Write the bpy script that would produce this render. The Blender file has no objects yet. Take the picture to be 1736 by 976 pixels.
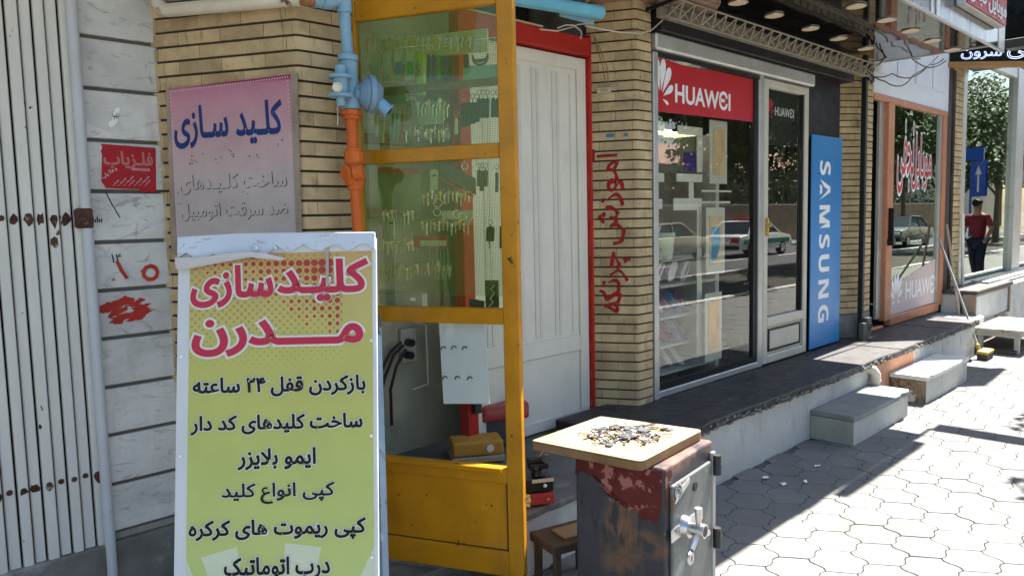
import bpy, bmesh, math, random
from mathutils import Vector as V, Matrix
R = math.radians
S = bpy.context.scene
COL = S.collection
random.seed(11)
rnd = random.uniform

# ------------------------------------------------------------------ camera, sky, sun, exposure
F, CX, CY, EYE = 1290.0, 868.0, 488.0, 1.6
YAW, PITCH, ROLL = R(45.5), R(5.2), R(1.3)
fw = V((math.cos(YAW)*math.cos(PITCH), math.sin(YAW)*math.cos(PITCH), -math.sin(PITCH)))
rt = V((math.sin(YAW), -math.cos(YAW), 0))
up = rt.cross(fw)
r2 = rt*math.cos(ROLL) - up*math.sin(ROLL)
u2 = rt*math.sin(ROLL) + up*math.cos(ROLL)
cam = bpy.data.cameras.new('camera')
cam.sensor_width = 36; cam.lens = 36*F/1736; cam.clip_end = 500; cam.clip_start = 0.05
co = bpy.data.objects.new('camera', cam); COL.objects.link(co)
m = Matrix((r2, u2, -fw)).transposed().to_4x4(); m.translation = (0, 0, EYE); co.matrix_world = m
S.camera = co
SUN_EL = R(55)
w = bpy.data.worlds.new('World'); S.world = w; w.use_nodes = True
nt = w.node_tree
sky = nt.nodes.new('ShaderNodeTexSky'); sky.sky_type = 'NISHITA'; sky.sun_disc = False
sky.sun_elevation = SUN_EL; sky.sun_rotation = R(90); sky.air_density = 1.2; sky.dust_density = 1.5
nt.links.new(sky.outputs[0], nt.nodes['Background'].inputs[0])
nt.nodes['Background'].inputs[1].default_value = 0.06
sl = bpy.data.lights.new('sun', 'SUN'); sl.energy = 5.0; sl.angle = R(0.5); sl.color = (1, .95, .87)
so = bpy.data.objects.new('sun', sl); COL.objects.link(so)
sd = V((math.cos(SUN_EL), 0.03, math.sin(SUN_EL)))
so.rotation_euler = sd.to_track_quat('Z', 'Y').to_euler(); so.location = (10, 0, 30)
vs = S.view_settings
vs.view_transform = 'Standard'; vs.look = 'None'; vs.gamma = 1; vs.use_curve_mapping = False
vs.exposure = 2.35
S.cycles.max_bounces = 10; S.cycles.transparent_max_bounces = 24

# a pixel of the photograph turned into a point on a real plane (used to measure the place)
def ray(x, y): return fw + r2*((x-CX)/F) - u2*((y-CY)/F)
def onY(x, y, Y): d = ray(x, y); return V((0, 0, EYE)) + d*(Y/d.y)
def onZ(x, y, Z): d = ray(x, y); return V((0, 0, EYE)) + d*((Z-EYE)/d.z)
def onP(x, y, o, n): d = ray(x, y); c = V((0, 0, EYE)); return c + d*((o-c).dot(n)/d.dot(n))

# ------------------------------------------------------------------ materials
def mat(name, col, rough=.6, metal=0., var=.12, scale=5, bump=.0, bscale=60, layers=(), island=0., stretch=(1, 1, 1), emit=None, coat=0.):
    M = bpy.data.materials.new(name); M.use_nodes = True
    t = M.node_tree; N = t.nodes; L = t.links
    b = N['Principled BSDF']
    tc = N.new('ShaderNodeTexCoord')
    def noise(sc, st, det=5, dist=0):
        mp = N.new('ShaderNodeMapping'); mp.inputs['Scale'].default_value = st
        mp.inputs['Location'].default_value = (sc*1.7+len(N)*.37, sc*.3, len(N)*.71)
        L.new(tc.outputs['Object'], mp.inputs[0])
        n = N.new('ShaderNodeTexNoise'); n.inputs['Scale'].default_value = sc; n.inputs['Detail'].default_value = det
        n.inputs['Roughness'].default_value = .62; n.inputs['Distortion'].default_value = dist
        L.new(mp.outputs[0], n.inputs['Vector']); return n.outputs['Fac']
    def rng(src, a, b_, c, d):
        r_ = N.new('ShaderNodeMapRange'); r_.inputs[1].default_value = a; r_.inputs[2].default_value = b_
        r_.inputs[3].default_value = c; r_.inputs[4].default_value = d; L.new(src, r_.inputs[0]); return r_.outputs[0]
    def mix(fac, A, B, mode='MIX'):
        x = N.new('ShaderNodeMix'); x.data_type = 'RGBA'; x.blend_type = mode
        if isinstance(fac, (int, float)): x.inputs[0].default_value = fac
        else: L.new(fac, x.inputs[0])
        for s_, v in ((x.inputs[6], A), (x.inputs[7], B)):
            if isinstance(v, tuple): s_.default_value = (*v[:3], 1)
            else: L.new(v, s_)
        return x.outputs[2]
    k = rng(noise(scale, stretch), .3, .7, 1-var, 1+var)
    cc = N.new('ShaderNodeCombineColor')
    for i in range(3): L.new(k, cc.inputs[i])
    c = mix(1., tuple(col), cc.outputs[0], 'MULTIPLY')
    if island:
        g = N.new('ShaderNodeNewGeometry')
        k2 = rng(g.outputs['Random Per Island'], 0, 1, 1-island, 1+island)
        c2 = N.new('ShaderNodeCombineColor')
        for i in range(3): L.new(k2, c2.inputs[i])
        c = mix(1., c, c2.outputs[0], 'MULTIPLY')
    rsock = None
    for ly in layers:
        f = rng(noise(ly.get('s', 8), ly.get('st', (1, 1, 1)), ly.get('d', 6), ly.get('dist', 0)), ly['lo'], ly['hi'], 0, ly.get('a', 1))
        if 'ctr' in ly:  # a stain with its own place
            mp = N.new('ShaderNodeMapping'); c_, r_ = ly['ctr'], ly['rad']
            mp.inputs['Scale'].default_value = [1/q for q in r_]; mp.inputs['Location'].default_value = [-p/q for p, q in zip(c_, r_)]
            L.new(tc.outputs['Object'], mp.inputs[0])
            gr = N.new('ShaderNodeTexGradient'); gr.gradient_type = 'SPHERICAL'; L.new(mp.outputs[0], gr.inputs[0])
            mm = N.new('ShaderNodeMath'); mm.operation = 'MULTIPLY'; L.new(f, mm.inputs[0]); L.new(rng(gr.outputs['Fac'], 0, .45, 0, 1), mm.inputs[1]); f = mm.outputs[0]
        if 'z' in ly:   # only between two heights of the object (weathering that starts at an edge)
            sx = N.new('ShaderNodeSeparateXYZ'); L.new(tc.outputs['Object'], sx.inputs[0])
            g_ = rng(sx.outputs[ly.get('ax', 2)], ly['z'][0], ly['z'][1], 0, 1)
            mm = N.new('ShaderNodeMath'); mm.operation = 'MULTIPLY'; L.new(f, mm.inputs[0]); L.new(g_, mm.inputs[1]); f = mm.outputs[0]
        c = mix(f, c, tuple(ly['c']))
    L.new(c, b.inputs['Base Color'])
    b.inputs['Roughness'].default_value = rough; b.inputs['Metallic'].default_value = metal
    b.inputs['Coat Weight'].default_value = coat
    if rough >= .4 and not metal: b.inputs['Specular IOR Level'].default_value = .22
    if rough > .05: L.new(rng(noise(scale*2.3, stretch), .3, .7, max(0, rough-.1), min(1, rough+.1)), b.inputs['Roughness'])
    if bump:
        bp = N.new('ShaderNodeBump'); bp.inputs['Strength'].default_value = bump; bp.inputs['Distance'].default_value = .004
        L.new(noise(bscale, stretch, 4), bp.inputs['Height']); L.new(bp.outputs[0], b.inputs['Normal'])
    if emit:
        b.inputs['Emission Color'].default_value = (*emit[:3], 1); b.inputs['Emission Strength'].default_value = emit[3]
    return M

def glass(name, tint=(.92, .95, .93), base=.1, k=.7, rough=.0, p=3, milky=None, rc_=(.95, .97, .96)):
    M = bpy.data.materials.new(name); M.use_nodes = True
    t = M.node_tree; N = t.nodes; L = t.links; N.remove(N['Principled BSDF'])
    out = N['Material Output']
    tr = N.new('ShaderNodeBsdfTransparent'); tr.inputs[0].default_value = (*tint, 1)
    gl = N.new('ShaderNodeBsdfGlossy'); gl.inputs['Roughness'].default_value = rough; gl.inputs[0].default_value = (*rc_, 1)
    lw = N.new('ShaderNodeLayerWeight'); lw.inputs['Blend'].default_value = .5
    pw = N.new('ShaderNodeMath'); pw.operation = 'POWER'; pw.inputs[1].default_value = p; L.new(lw.outputs['Facing'], pw.inputs[0])
    ma = N.new('ShaderNodeMath'); ma.operation = 'MULTIPLY_ADD'; ma.use_clamp = True
    ma.inputs[1].default_value = k; ma.inputs[2].default_value = base; L.new(pw.outputs[0], ma.inputs[0])
    mx = N.new('ShaderNodeMixShader'); L.new(ma.outputs[0], mx.inputs[0]); L.new(tr.outputs[0], mx.inputs[1]); L.new(gl.outputs[0], mx.inputs[2])
    res = mx.outputs[0]
    if milky:
        df = N.new('ShaderNodeBsdfDiffuse'); df.inputs[0].default_value = (*milky[:3], 1)
        m2 = N.new('ShaderNodeMixShader'); m2.inputs[0].default_value = milky[3]
        L.new(res, m2.inputs[1]); L.new(df.outputs[0], m2.inputs[2]); res = m2.outputs[0]
    L.new(res, out.inputs[0]); return M

DIRT = (.06, .05, .04)
BLK = mat('black_plastic', (.012, .012, .014), .4)
BLKM = mat('black_metal', (.02, .02, .022), .45, .3, layers=[dict(c=(.1, .06, .04), s=9, lo=.62, hi=.75)])
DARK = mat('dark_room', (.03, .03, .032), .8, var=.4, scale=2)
STEEL = mat('steel', (.55, .55, .54), .28, 1, var=.15)
BRASS = mat('brass', (.6, .42, .15), .35, 1)
CHROME = mat('chrome', (.55, .55, .55), .3, 1, var=.1, layers=[dict(c=(.2, .17, .14), s=25, lo=.62, hi=.8)])
BRICK = mat('tan_brick', (.45, .34, .19), .78, var=.22, scale=7, bump=.35, bscale=70, island=.16,
            layers=[dict(c=(.13, .09, .05), s=3.5, lo=.54, hi=.8, a=.7, dist=1), dict(c=(.09, .065, .04), s=9, lo=.6, hi=.7, st=(3, 3, .5), a=.55), dict(c=(.55, .46, .32), s=11, lo=.62, hi=.75, a=.6), dict(c=(.05, .04, .03), s=30, lo=.66, hi=.72, a=.7)])
MORTAR = mat('dark_mortar', (.055, .043, .03), .95, bump=.6, bscale=120)
MARBLE = mat('grey_marble', (.54, .54, .51), .5, var=.14, scale=5, bump=.08, island=.12,
             layers=[dict(c=(.22, .21, .2), s=6, lo=.56, hi=.66, st=(1, 1, 2.6), dist=2.2, a=.5), dict(c=(.30, .29, .275), s=2.6, lo=.5, hi=.72, st=(1, 1, 2.2), dist=.9, a=.45), dict(c=(.13, .11, .09), s=1.7, lo=.62, hi=.74, dist=.5, a=.6), dict(c=(.16, .13, .1), s=7, lo=.62, hi=.8, dist=2, a=.8), dict(c=(.3, .22, .13), s=2.4, lo=.6, hi=.85, st=(3, 3, .6), a=.6)])
STONE = mat('base_stone', (.2, .19, .175), .8, var=.25, bump=.3, layers=[dict(c=(.35, .34, .31), s=14, lo=.55, hi=.75)])
CONC = mat('plastered_concrete', (.46, .455, .42), .85, var=.12, scale=3, bump=.35, bscale=45,
           layers=[dict(c=(.24, .22, .18), s=3, lo=.55, hi=.8, st=(3, 3, .8), a=.7), dict(c=(.09, .08, .07), s=18, lo=.68, hi=.74, a=.8), dict(c=(.6, .6, .57), s=6, lo=.6, hi=.75, a=.5)])
CONCLT = mat('light_plaster', (.5, .5, .48), .85, var=.14, scale=4, bump=.5, bscale=30, layers=[dict(c=(.2, .19, .17), s=6, lo=.57, hi=.72, dist=2, a=.7)])
SLAB = mat('dark_slab', (.042, .04, .04), .55, var=.35, scale=6, bump=.5, bscale=50,
           layers=[dict(c=(.13, .125, .12), s=4, lo=.56, hi=.8, st=(1, 4, 1), dist=1.5, a=.7), dict(c=(.2, .19, .17), s=35, lo=.67, hi=.72, a=.5)])
SALMON = mat('salmon_plaster', (.5, .26, .16), .85, var=.15, bump=.3, layers=[dict(c=(.3, .2, .14), s=5, lo=.58, hi=.75)])
PAVE = mat('concrete_paver', (.158, .157, .15), .9, var=.08, scale=3, bump=.35, bscale=150, island=.07, layers=[dict(c=(.075, .07, .062), s=1.6, lo=.55, hi=.78, a=.6), dict(c=(.05, .045, .04), s=14, lo=.69, hi=.74, a=.7), dict(c=(.26, .25, .23), s=9, lo=.6, hi=.8, a=.5)])
JOINT = mat('paver_joint', (.10, .096, .088), .95, bump=.5, bscale=200)
ASPH = mat('asphalt', (.055, .055, .057), .85, var=.25, scale=2, bump=.4, bscale=150)
YEL = mat('yellow_paint', (.44, .195, .005), .42, var=.16, scale=5, bump=.08, bscale=25, coat=.15,
          layers=[dict(c=(.30, .13, .012), s=4.5, lo=.55, hi=.8, st=(1, 1, 2.2), a=.6), dict(c=(.05, .025, .01), s=16, lo=.665, hi=.70, d=4), dict(c=(.17, .085, .02), s=2.6, lo=.58, hi=.85, d=8, a=.6, st=(3, 3, .7)), dict(c=(.68, .44, .06), s=12, lo=.64, hi=.8, a=.4)])
WHITEM = mat('white_metal_paint', (.68, .645, .55), .5, var=.07, scale=3, bump=.05,
             layers=[dict(c=(.42, .40, .36), s=4, lo=.58, hi=.8, st=(2, 2, .6), a=.55), dict(c=(.1, .09, .08), s=28, lo=.72, hi=.75)])
RED = mat('red_paint', (.42, .022, .014), .5, var=.2, layers=[dict(c=(.1, .02, .015), s=11, lo=.62, hi=.74), dict(c=(.6, .2, .15), s=24, lo=.7, hi=.74)])
SLAT = mat('gate_white_paint', (.58, .575, .53), .48, var=.08, scale=4, stretch=(1, 1, .3), island=.05,
           layers=[dict(c=(.40, .37, .3), s=6, lo=.6, hi=.8, st=(3, 3, .5), a=.5), dict(c=(.075, .028, .018), s=7, lo=.675, hi=.69, d=4, st=(1.6, 1.6, .8))])
RUST = mat('rusty_iron', (.075, .03, .02), .85, .2, var=.5, scale=20, bump=.5, layers=[dict(c=(.35, .33, .3), s=20, lo=.6, hi=.66)])
GATEIN = mat('gate_dark_iron', (.05, .02, .016), .8)  # plain dark red-brown for the sheet behind the slats
TUBEW = mat('pale_tube_paint', (.48, .50, .52), .45, var=.06, layers=[dict(c=(.25, .16, .09), s=6, lo=.64, hi=.8)])
CREAMP = mat('cream_pipe_paint', (.58, .53, .43), .5, var=.12, layers=[dict(c=(.12, .06, .03), s=9, lo=.61, hi=.68), dict(c=(.4, .26, .14), s=5, lo=.58, hi=.8, a=.6)])
BLUEP = mat('light_blue_paint', (.21, .37, .48), .5, var=.14, layers=[dict(c=(.05, .04, .035), s=12, lo=.66, hi=.69), dict(c=(.3, .42, .52), s=7, lo=.55, hi=.8, a=.6)])
REGP = mat('regulator_grey_blue', (.19, .30, .40), .6, var=.15, layers=[dict(c=(.1, .13, .15), s=9, lo=.55, hi=.8)])
ORP = mat('orange_pipe_paint', (.58, .13, .025), .5, var=.18, layers=[dict(c=(.05, .03, .025), s=10, lo=.68, hi=.7), dict(c=(.3, .06, .02), s=6, lo=.55, hi=.8)])
WOOD = mat('weathered_wood', (.22, .15, .095), .8, var=.3, scale=3, stretch=(1, 8, 8), bump=.4, layers=[dict(c=(.08, .05, .035), s=7, lo=.55, hi=.7)])
WOODL = mat('pale_board_wood', (.30, .225, .13), .6, var=.14, scale=3, stretch=(6, 1, 1), layers=[dict(c=(.11, .07, .04), s=4.5, lo=.5, hi=.72, a=.75), dict(c=(.3, .2, .1), s=5, lo=.6, hi=.8, a=.5)])
WOODB = mat('board_edge_wood', (.19, .115, .055), .7, var=.25, scale=8, layers=[dict(c=(.1, .06, .03), s=9, lo=.58, hi=.75)])
ALU = mat('aluminium_frame', (.50, .50, .48), .42, .6, var=.1, layers=[dict(c=(.25, .24, .21), s=5, lo=.6, hi=.8, a=.5)])
BEIGE = mat('beige_frame', (.52, .49, .40), .5, .1, var=.08, layers=[dict(c=(.25, .22, .17), s=8, lo=.62, hi=.8)])
CLAD = mat('dark_cladding', (.014, .013, .014), .5, 0, var=.2, scale=4)
MIRROR = mat('dark_mirror_ceiling', (.105, .095, .095), .05, .9, var=.1, scale=1.5)
FASC = mat('brushed_fascia', (.20, .18, .18), .2, .85, var=.3, scale=4, stretch=(7, 7, .4))
WHITEP = mat('white_plastic', (.72, .73, .72), .4)
LAMPW = mat('warm_lamp', (.24, .18, .12), .5, emit=(1, .78, .48, .05))
TRUSS = mat('galvanised_truss', (.30, .265, .21), .55, .35, var=.25, scale=12)
ORANGE = mat('orange_frame_paint', (.46, .19, .10), .45, var=.12, layers=[dict(c=(.5, .36, .26), s=9, lo=.6, hi=.72, a=.6)])
WHITEW = mat('white_wood_panel', (.66, .69, .71), .55, var=.05)
GLASS = glass('shop_glass', (.92, .94, .91), .07, .85)
GLASS2 = glass('far_shop_glass', (.72, .78, .74), .10, .85, p=2, rc_=(.70, .77, .70), rough=.012)
DGLASS = glass('door_glass', (.90, .94, .90), .03, .25)
GGLASS = glass('green_haze_glass', (.93, .98, .74), .03, .2, milky=(.45, .60, .12, .055))  # green tint, plus a yellow-green diffuse share that paints bright haze into the panes
CLEARP = glass('clear_plastic', (.8, .88, .82), .10, .35, .25, milky=(.45, .5, .46, .3))
FROST = glass('frosted_panel', (.7, .7, .6), .04, .2, .3, milky=(.72, .70, .57, .9))
GREEN = mat('green_mesh_plastic', (.085, .165, .035), .6)
WHT = mat('white_print', (.78, .78, .77), .55, var=.03)
LEAF = mat('leaf_green', (.065, .10, .03), .6, var=.3, island=.5)
BARK = mat('bark', (.12, .09, .065), .9, var=.3, bump=.6)
RUB = mat('tyre_rubber', (.02, .02, .02), .8)

def plain(name, c, r=.5, **k): return mat(name, c, r, var=k.pop('var', .06), **k)

# ------------------------------------------------------------------ mesh builder
class MB:
    def __init__(s): s.v = []; s.f = []; s.m = []
    def add(s, vs, fs, m=0):
        o = len(s.v); s.v += [V(p) for p in vs]
        for f in fs: s.f.append([o+i for i in f]); s.m.append(m)
        return s
    def obox(s, o, a, b, c, m=0):
        o, a, b, c = V(o), V(a), V(b), V(c)
        return s.add([o, o+a, o+a+b, o+b, o+c, o+a+c, o+a+b+c, o+b+c], [(0, 3, 2, 1), (4, 5, 6, 7), (0, 1, 5, 4), (1, 2, 6, 5), (2, 3, 7, 6), (3, 0, 4, 7)], m)
    def box(s, x0, x1, y0, y1, z0, z1, m=0): return s.obox((x0, y0, z0), (x1-x0, 0, 0), (0, y1-y0, 0), (0, 0, z1-z0), m)
    def cbox(s, c, a, b, d, m=0):    # centre and three full edge vectors
        a, b, d = V(a), V(b), V(d); return s.obox(V(c)-(a+b+d)/2, a, b, d, m)
    def prism(s, pts, vec, m=0):
        n = len(pts); vec = V(vec); ps = [V(p) for p in pts]
        fs = [tuple(range(n))[::-1], tuple(range(n, 2*n))] + [(i, (i+1) % n, n+(i+1) % n, n+i) for i in range(n)]
        return s.add(ps+[p+vec for p in ps], fs, m)
    def poly(s, pts, m=0): return s.add(pts, [tuple(range(len(pts)))], m)
    def tube(s, pts, r, n=10, m=0, cap=True, rs=None):
        pts = [V(p) for p in pts]; k = len(pts); vs = []; ax = None
        for i, p in enumerate(pts):
            t = (pts[min(i+1, k-1)]-pts[max(i-1, 0)]).normalized()
            if ax is None:
                ax = t.orthogonal().normalized()
            ax = (ax - t*ax.dot(t)).normalized(); bi = t.cross(ax)
            rr = rs[i] if rs else r
            for j in range(n):
                a = 2*math.pi*j/n; vs.append(p+(ax*math.cos(a)+bi*math.sin(a))*rr)
        fs = [(i*n+j, i*n+(j+1) % n, (i+1)*n+(j+1) % n, (i+1)*n+j) for i in range(k-1) for j in range(n)]
        if cap: fs += [tuple(range(n))[::-1], tuple(range((k-1)*n, k*n))]
        return s.add(vs, fs, m)
    def cyl(s, p0, p1, r, r1=None, n=14, m=0): return s.tube([p0, p1], r, n, m, True, [r, r if r1 is None else r1])
    def ring(s, c, axis, r, t, n=14, m=0):
        c, axis = V(c), V(axis).normalized(); a = axis.orthogonal().normalized(); b = axis.cross(a)
        ps = [c+(a*math.cos(i*2*math.pi/n)+b*math.sin(i*2*math.pi/n))*r for i in range(n+1)]
        return s.tube(ps, t, 5, m, False)
    def ball(s, c, rx, ry=None, rz=None, n=10, m=0):
        c = V(c); ry = ry or rx; rz = rz or rx; vs = [c+V((0, 0, rz))]; k = max(4, n//2)
        for i in range(1, k):
            a = math.pi*i/k
            for j in range(n):
                b = 2*math.pi*j/n; vs.append(c+V((rx*math.sin(a)*math.cos(b), ry*math.sin(a)*math.sin(b), rz*math.cos(a))))
        vs.append(c-V((0, 0, rz))); fs = [(0, 1+j, 1+(j+1) % n) for j in range(n)]
        for i in range(k-2):
            for j in range(n): q = 1+i*n; fs.append((q+j, q+n+j, q+n+(j+1) % n, q+(j+1) % n))
        q = 1+(k-2)*n; fs += [(q+j, len(vs)-1, q+(j+1) % n) for j in range(n)]
        return s.add(vs, fs, m)
    def base(s):
        return V((sum(p.x for p in s.v)/len(s.v), sum(p.y for p in s.v)/len(s.v), min(p.z for p in s.v)))

def build(name, mb, mats, parent=None, bev=0., smooth=False, loc=None, seg=1):
    if not isinstance(mats, (list, tuple)): mats = [mats]
    org = V(loc) if loc is not None else (parent_world(parent) if parent else mb.base())
    me = bpy.data.meshes.new(name)
    me.from_pydata([p-org for p in mb.v], [], mb.f)
    for q in mats: me.materials.append(q)
    me.polygons.foreach_set('material_index', mb.m)
    bm = bmesh.new(); bm.from_mesh(me)
    bmesh.ops.recalc_face_normals(bm, faces=bm.faces)
    if bev:
        es = [e for e in bm.edges if len(e.link_faces) == 2 and e.calc_face_angle(0) > .5]
        bmesh.ops.bevel(bm, geom=es, offset=bev, segments=seg, profile=.6, affect='EDGES', clamp_overlap=True)
    bm.to_mesh(me); bm.free()
    if smooth:
        me.polygons.foreach_set('use_smooth', [True]*len(me.polygons)); me.set_sharp_from_angle(angle=R(42))
    o = bpy.data.objects.new(name, me); COL.objects.link(o)
    if parent: o.parent = parent
    else: o.location = org
    return o
def parent_world(p):
    q = V((0, 0, 0))
    while p: q += p.location; p = p.parent
    return q
def tag(o, label=None, cat=None, group=None, kind=None):
    for k, v in (('label', label), ('category', cat), ('group', group), ('kind', kind)):
        if v: o[k] = v
    return o
def thing(name, label, cat, loc=(0, 0, 0), group=None):
    o = bpy.data.objects.new(name, None); COL.objects.link(o); o.location = loc; o.empty_display_size = .05
    return tag(o, label, cat, group)
def single(name, mb, mats, label, cat, group=None, **k): return tag(build(name, mb, mats, **k), label, cat, group)
def struct(name, mb, mats, **k): return tag(build(name, mb, mats, **k), kind='structure')
def copy_tree(o, parent=None):
    c = o.copy(); COL.objects.link(c)
    if parent: c.parent = parent
    for ch in list(o.children): copy_tree(ch, c)
    return c

# ------------------------------------------------------------------ lettering
FM = {}
for ch, a, n in (('آ', 0xFE81, 2), ('ا', 0xFE8D, 2), ('ب', 0xFE8F, 4), ('پ', 0xFB56, 4), ('ت', 0xFE95, 4), ('ج', 0xFE9D, 4), ('چ', 0xFB7A, 4), ('خ', 0xFEA5, 4),
                 ('د', 0xFEA9, 2), ('ر', 0xFEAD, 2), ('ز', 0xFEAF, 2), ('س', 0xFEB1, 4), ('ش', 0xFEB5, 4), ('ض', 0xFEBD, 4), ('ط', 0xFEC1, 4), ('ع', 0xFEC9, 4), ('ف', 0xFED1, 4),
                 ('ق', 0xFED5, 4), ('ک', 0xFB8E, 4), ('گ', 0xFB92, 4), ('ل', 0xFEDD, 4), ('م', 0xFEE1, 4), ('ن', 0xFEE5, 4), ('و', 0xFEED, 2), ('ه', 0xFEE9, 4), ('ی', 0xFBFC, 4)):
    FM[ch] = (a, n)
def shape(s):    # joins Persian letters and puts them in visual order
    out = []; s = s.replace('لا', '\u0001')
    dual = lambda c: c == 'ـ' or (c in FM and FM[c][1] == 4)
    conn = lambda c: c == 'ـ' or c in FM or c == '\u0001'
    for i, c in enumerate(s):
        pj = i > 0 and dual(s[i-1]); nj = dual(c) and i+1 < len(s) and conn(s[i+1])
        if c == '\u0001': out.append(chr(0xFEFC if pj else 0xFEFB))
        elif c in FM:
            a, n = FM[c]; out.append(chr(a+((3 if nj else 1) if pj else (2 if nj else 0))))
        else: out.append(c)
    t = ''.join(out[::-1])
    import re
    return re.sub(r'[0-9۰-۹]+', lambda q: q.group()[::-1], t)
class Frame:
    def __init__(s, o, r, u): s.o, s.r, s.u = V(o), V(r).normalized(), V(u).normalized(); s.n = s.r.cross(s.u)
    def __call__(s, a, b, c=0): return s.o+s.r*a+s.u*b+s.n*c
def glyphs(body, off=0., tube=0., sp=1.):
    c = bpy.data.curves.new('t', 'FONT'); c.body = body; c.offset = off; c.resolution_u = 5; c.space_character = sp
    if tube: c.fill_mode = 'NONE'; c.bevel_depth = tube; c.bevel_resolution = 1
    o = bpy.data.objects.new('t', c); COL.objects.link(o)
    dg = bpy.context.evaluated_depsgraph_get()
    me = bpy.data.meshes.new_from_object(o.evaluated_get(dg))
    vs = [v.co.copy() for v in me.vertices]; fs = [tuple(p.vertices) for p in me.polygons]
    par = list(range(len(vs)))
    def find(i):
        while par[i] != i: par[i] = par[par[i]]; i = par[i]
        return i
    for f in fs:
        for i in f[1:]: par[find(i)] = find(f[0])
    ids = {}; isl = [ids.setdefault(find(i), len(ids)) for i in range(len(vs))]
    bpy.data.objects.remove(o); bpy.data.curves.remove(c); bpy.data.meshes.remove(me)
    return vs, fs, isl
def text(mb, s, fr, u0, u1, v0, v1, lays, persian=True, flip=False, warp=None, tube=0., sp=1.):
    """lays: (offset, height above the sheet, material index); the first sets the box it is fitted to"""
    body = shape(s) if persian else s; T = None
    full = []
    for q, (off, wz, mi) in enumerate(lays):                 # thin strokes laid just under the thick ones close the pinholes of the outline
        full.append((off, wz, mi))
        if off > .011 and not tube: full += [(off*.55, wz-.00045, mi), (0, wz-.0009 if q else wz-.0008, mi)]
    for off, wz, mi in full:
        vs, fs, isl = glyphs(body, off, tube, sp)
        if T is None:
            x0, x1 = min(p.x for p in vs), max(p.x for p in vs); y0, y1 = min(p.y for p in vs), max(p.y for p in vs)
            T = ((u1-u0)/(x1-x0), (v1-v0)/(y1-y0))
        pts = []
        for p, k in zip(vs, isl):
            a = u0+(p.x-x0)*T[0]; b = v0+(p.y-y0)*T[1]
            if warp: a, b = warp(a, b)
            pts.append(fr(a, b, wz+(k % 7)*.00006+p.z*T[1]))
        mb.add(pts, fs, mi)
def petals(mb, fr, cx, cy, sz, wz, m, cut=None, sx=1.):
    for sg in (-1, 1):
        for ang, ln, wd in ((12, 1, .30), (37, .98, .30), (66, .80, .27), (108, .46, .22)):
            a = R(ang)*sg; dx, dy = math.sin(a), math.cos(a); px, py = dy, -dx; pts = []
            for t, q in ((.16, 0), (.5, .62), (.75, 1), (.92, .8), (1, .3), (1, -.3), (.92, -.8), (.75, -1), (.5, -.62)):
                x = cx+sx*sz*(dx*t*ln+px*q*wd*.58*ln+dx*.06); y = cy+sz*(dy*t*ln+py*q*wd*.46*ln)
                if cut is not None: x = max(x, cut)
                pts.append(fr(x, y, wz))
            mb.poly(pts, m)
# ================================================================== SETTING
g = MB().poly([(-300, -300, -.16), (300, -300, -.16), (300, 300, -.16), (-300, 300, -.16)])
struct('ground', g, mat('earth', (.16, .13, .095), .95, var=.3, scale=.5))
g = MB().box(-8, 60, -12, -5, -.15, -.10); struct('road', g, ASPH)
g = MB()
for k in range(12): g.box(-6+5*k, -3.6+5*k, -8.56, -8.44, -.096, -.095)
struct('road_marking', g, WHT)
g = MB().box(-8, 60, -1.9, 2.9, -.15, -.014); struct('pavement_bed', g, JOINT)
g = MB()
A_, B_ = V((.205, .11, 0)), V((.205, -.11, 0))
def hexring(cx, cy, inset):
    c6 = [V((cx+.137*math.cos(R(60*i)), cy+.127*math.sin(R(60*i))/.866*.866, 0)) for i in range(6)]
    out = []
    for i in range(6):
        p, q = c6[i], c6[(i+1) % 6]; d = q-p; nrm = V((d.y, -d.x, 0)).normalized()
        amp = .0 if i % 3 == 0 else .011
        for t in (0, .2, .4, .6, .8):
            out.append(p+d*t+nrm*amp*math.sin(2*math.pi*t))
    c = V((cx, cy, 0))
    return [c+(p-c)*(1-inset) for p in out]
for i in range(-2, 54):
    for j in range(-22, 22):
        cx = .95+.41*(i/1.0) + (.205 if j % 2 else 0); cy = 2.25+.11*j-2.2
        if not (-1.65 < cy < 2.30) or cx > 22.5: continue
        zt = rnd(-.0015, .0015); tx, ty = rnd(-.008, .008), rnd(-.008, .008)
        top = [V((p.x, p.y, zt+(p.x-cx)*tx+(p.y-cy)*ty)) for p in hexring(cx, cy, .034)]
        mid = [V((p.x, p.y, zt-.004+(p.x-cx)*tx+(p.y-cy)*ty)) for p in hexring(cx, cy, .011)]
        bot = [V((p.x, p.y, -.016)) for p in hexring(cx, cy, .011)]
        n = len(top)
        g.add(top+mid+bot, [tuple(range(n))]+[(a*n+k, (a+1)*n+k, (a+1)*n+(k+1) % n, a*n+(k+1) % n) for a in (0, 1) for k in range(n)])
struct('pavement', g, PAVE, smooth=True)
g = MB().box(22.6, 60, -1.65, 2.3, -.013, -.002).box(-8, .3, -1.65, 2.9, -.013, -.002); struct('pavement_far', g, PAVE)
g = MB()
for k in range(60): g.box(-8+1.0*k, -7.01+1.0*k, -1.87, -1.7, -.14, .02)
for k in range(60): g.box(-8+1.0*k, -7.01+1.0*k, -5.0, -4.82, -.14, .05)
for k in range(60): g.box(-8+1.0*k, -7.01+1.0*k, -12.2, -12.0, -.14, .05)
struct('kerb', g, CONC, bev=.012)
g = MB().box(-8, 60, -4.8, -1.9, -.15, -.06); struct('verge', g, mat('dark_soil', (.05, .045, .035), .95, var=.4, scale=1.5, bump=.6))
g = MB().box(-8, 60, -14.5, -12.2, -.15, .02); struct('far_pavement', g, PAVE)

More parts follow.
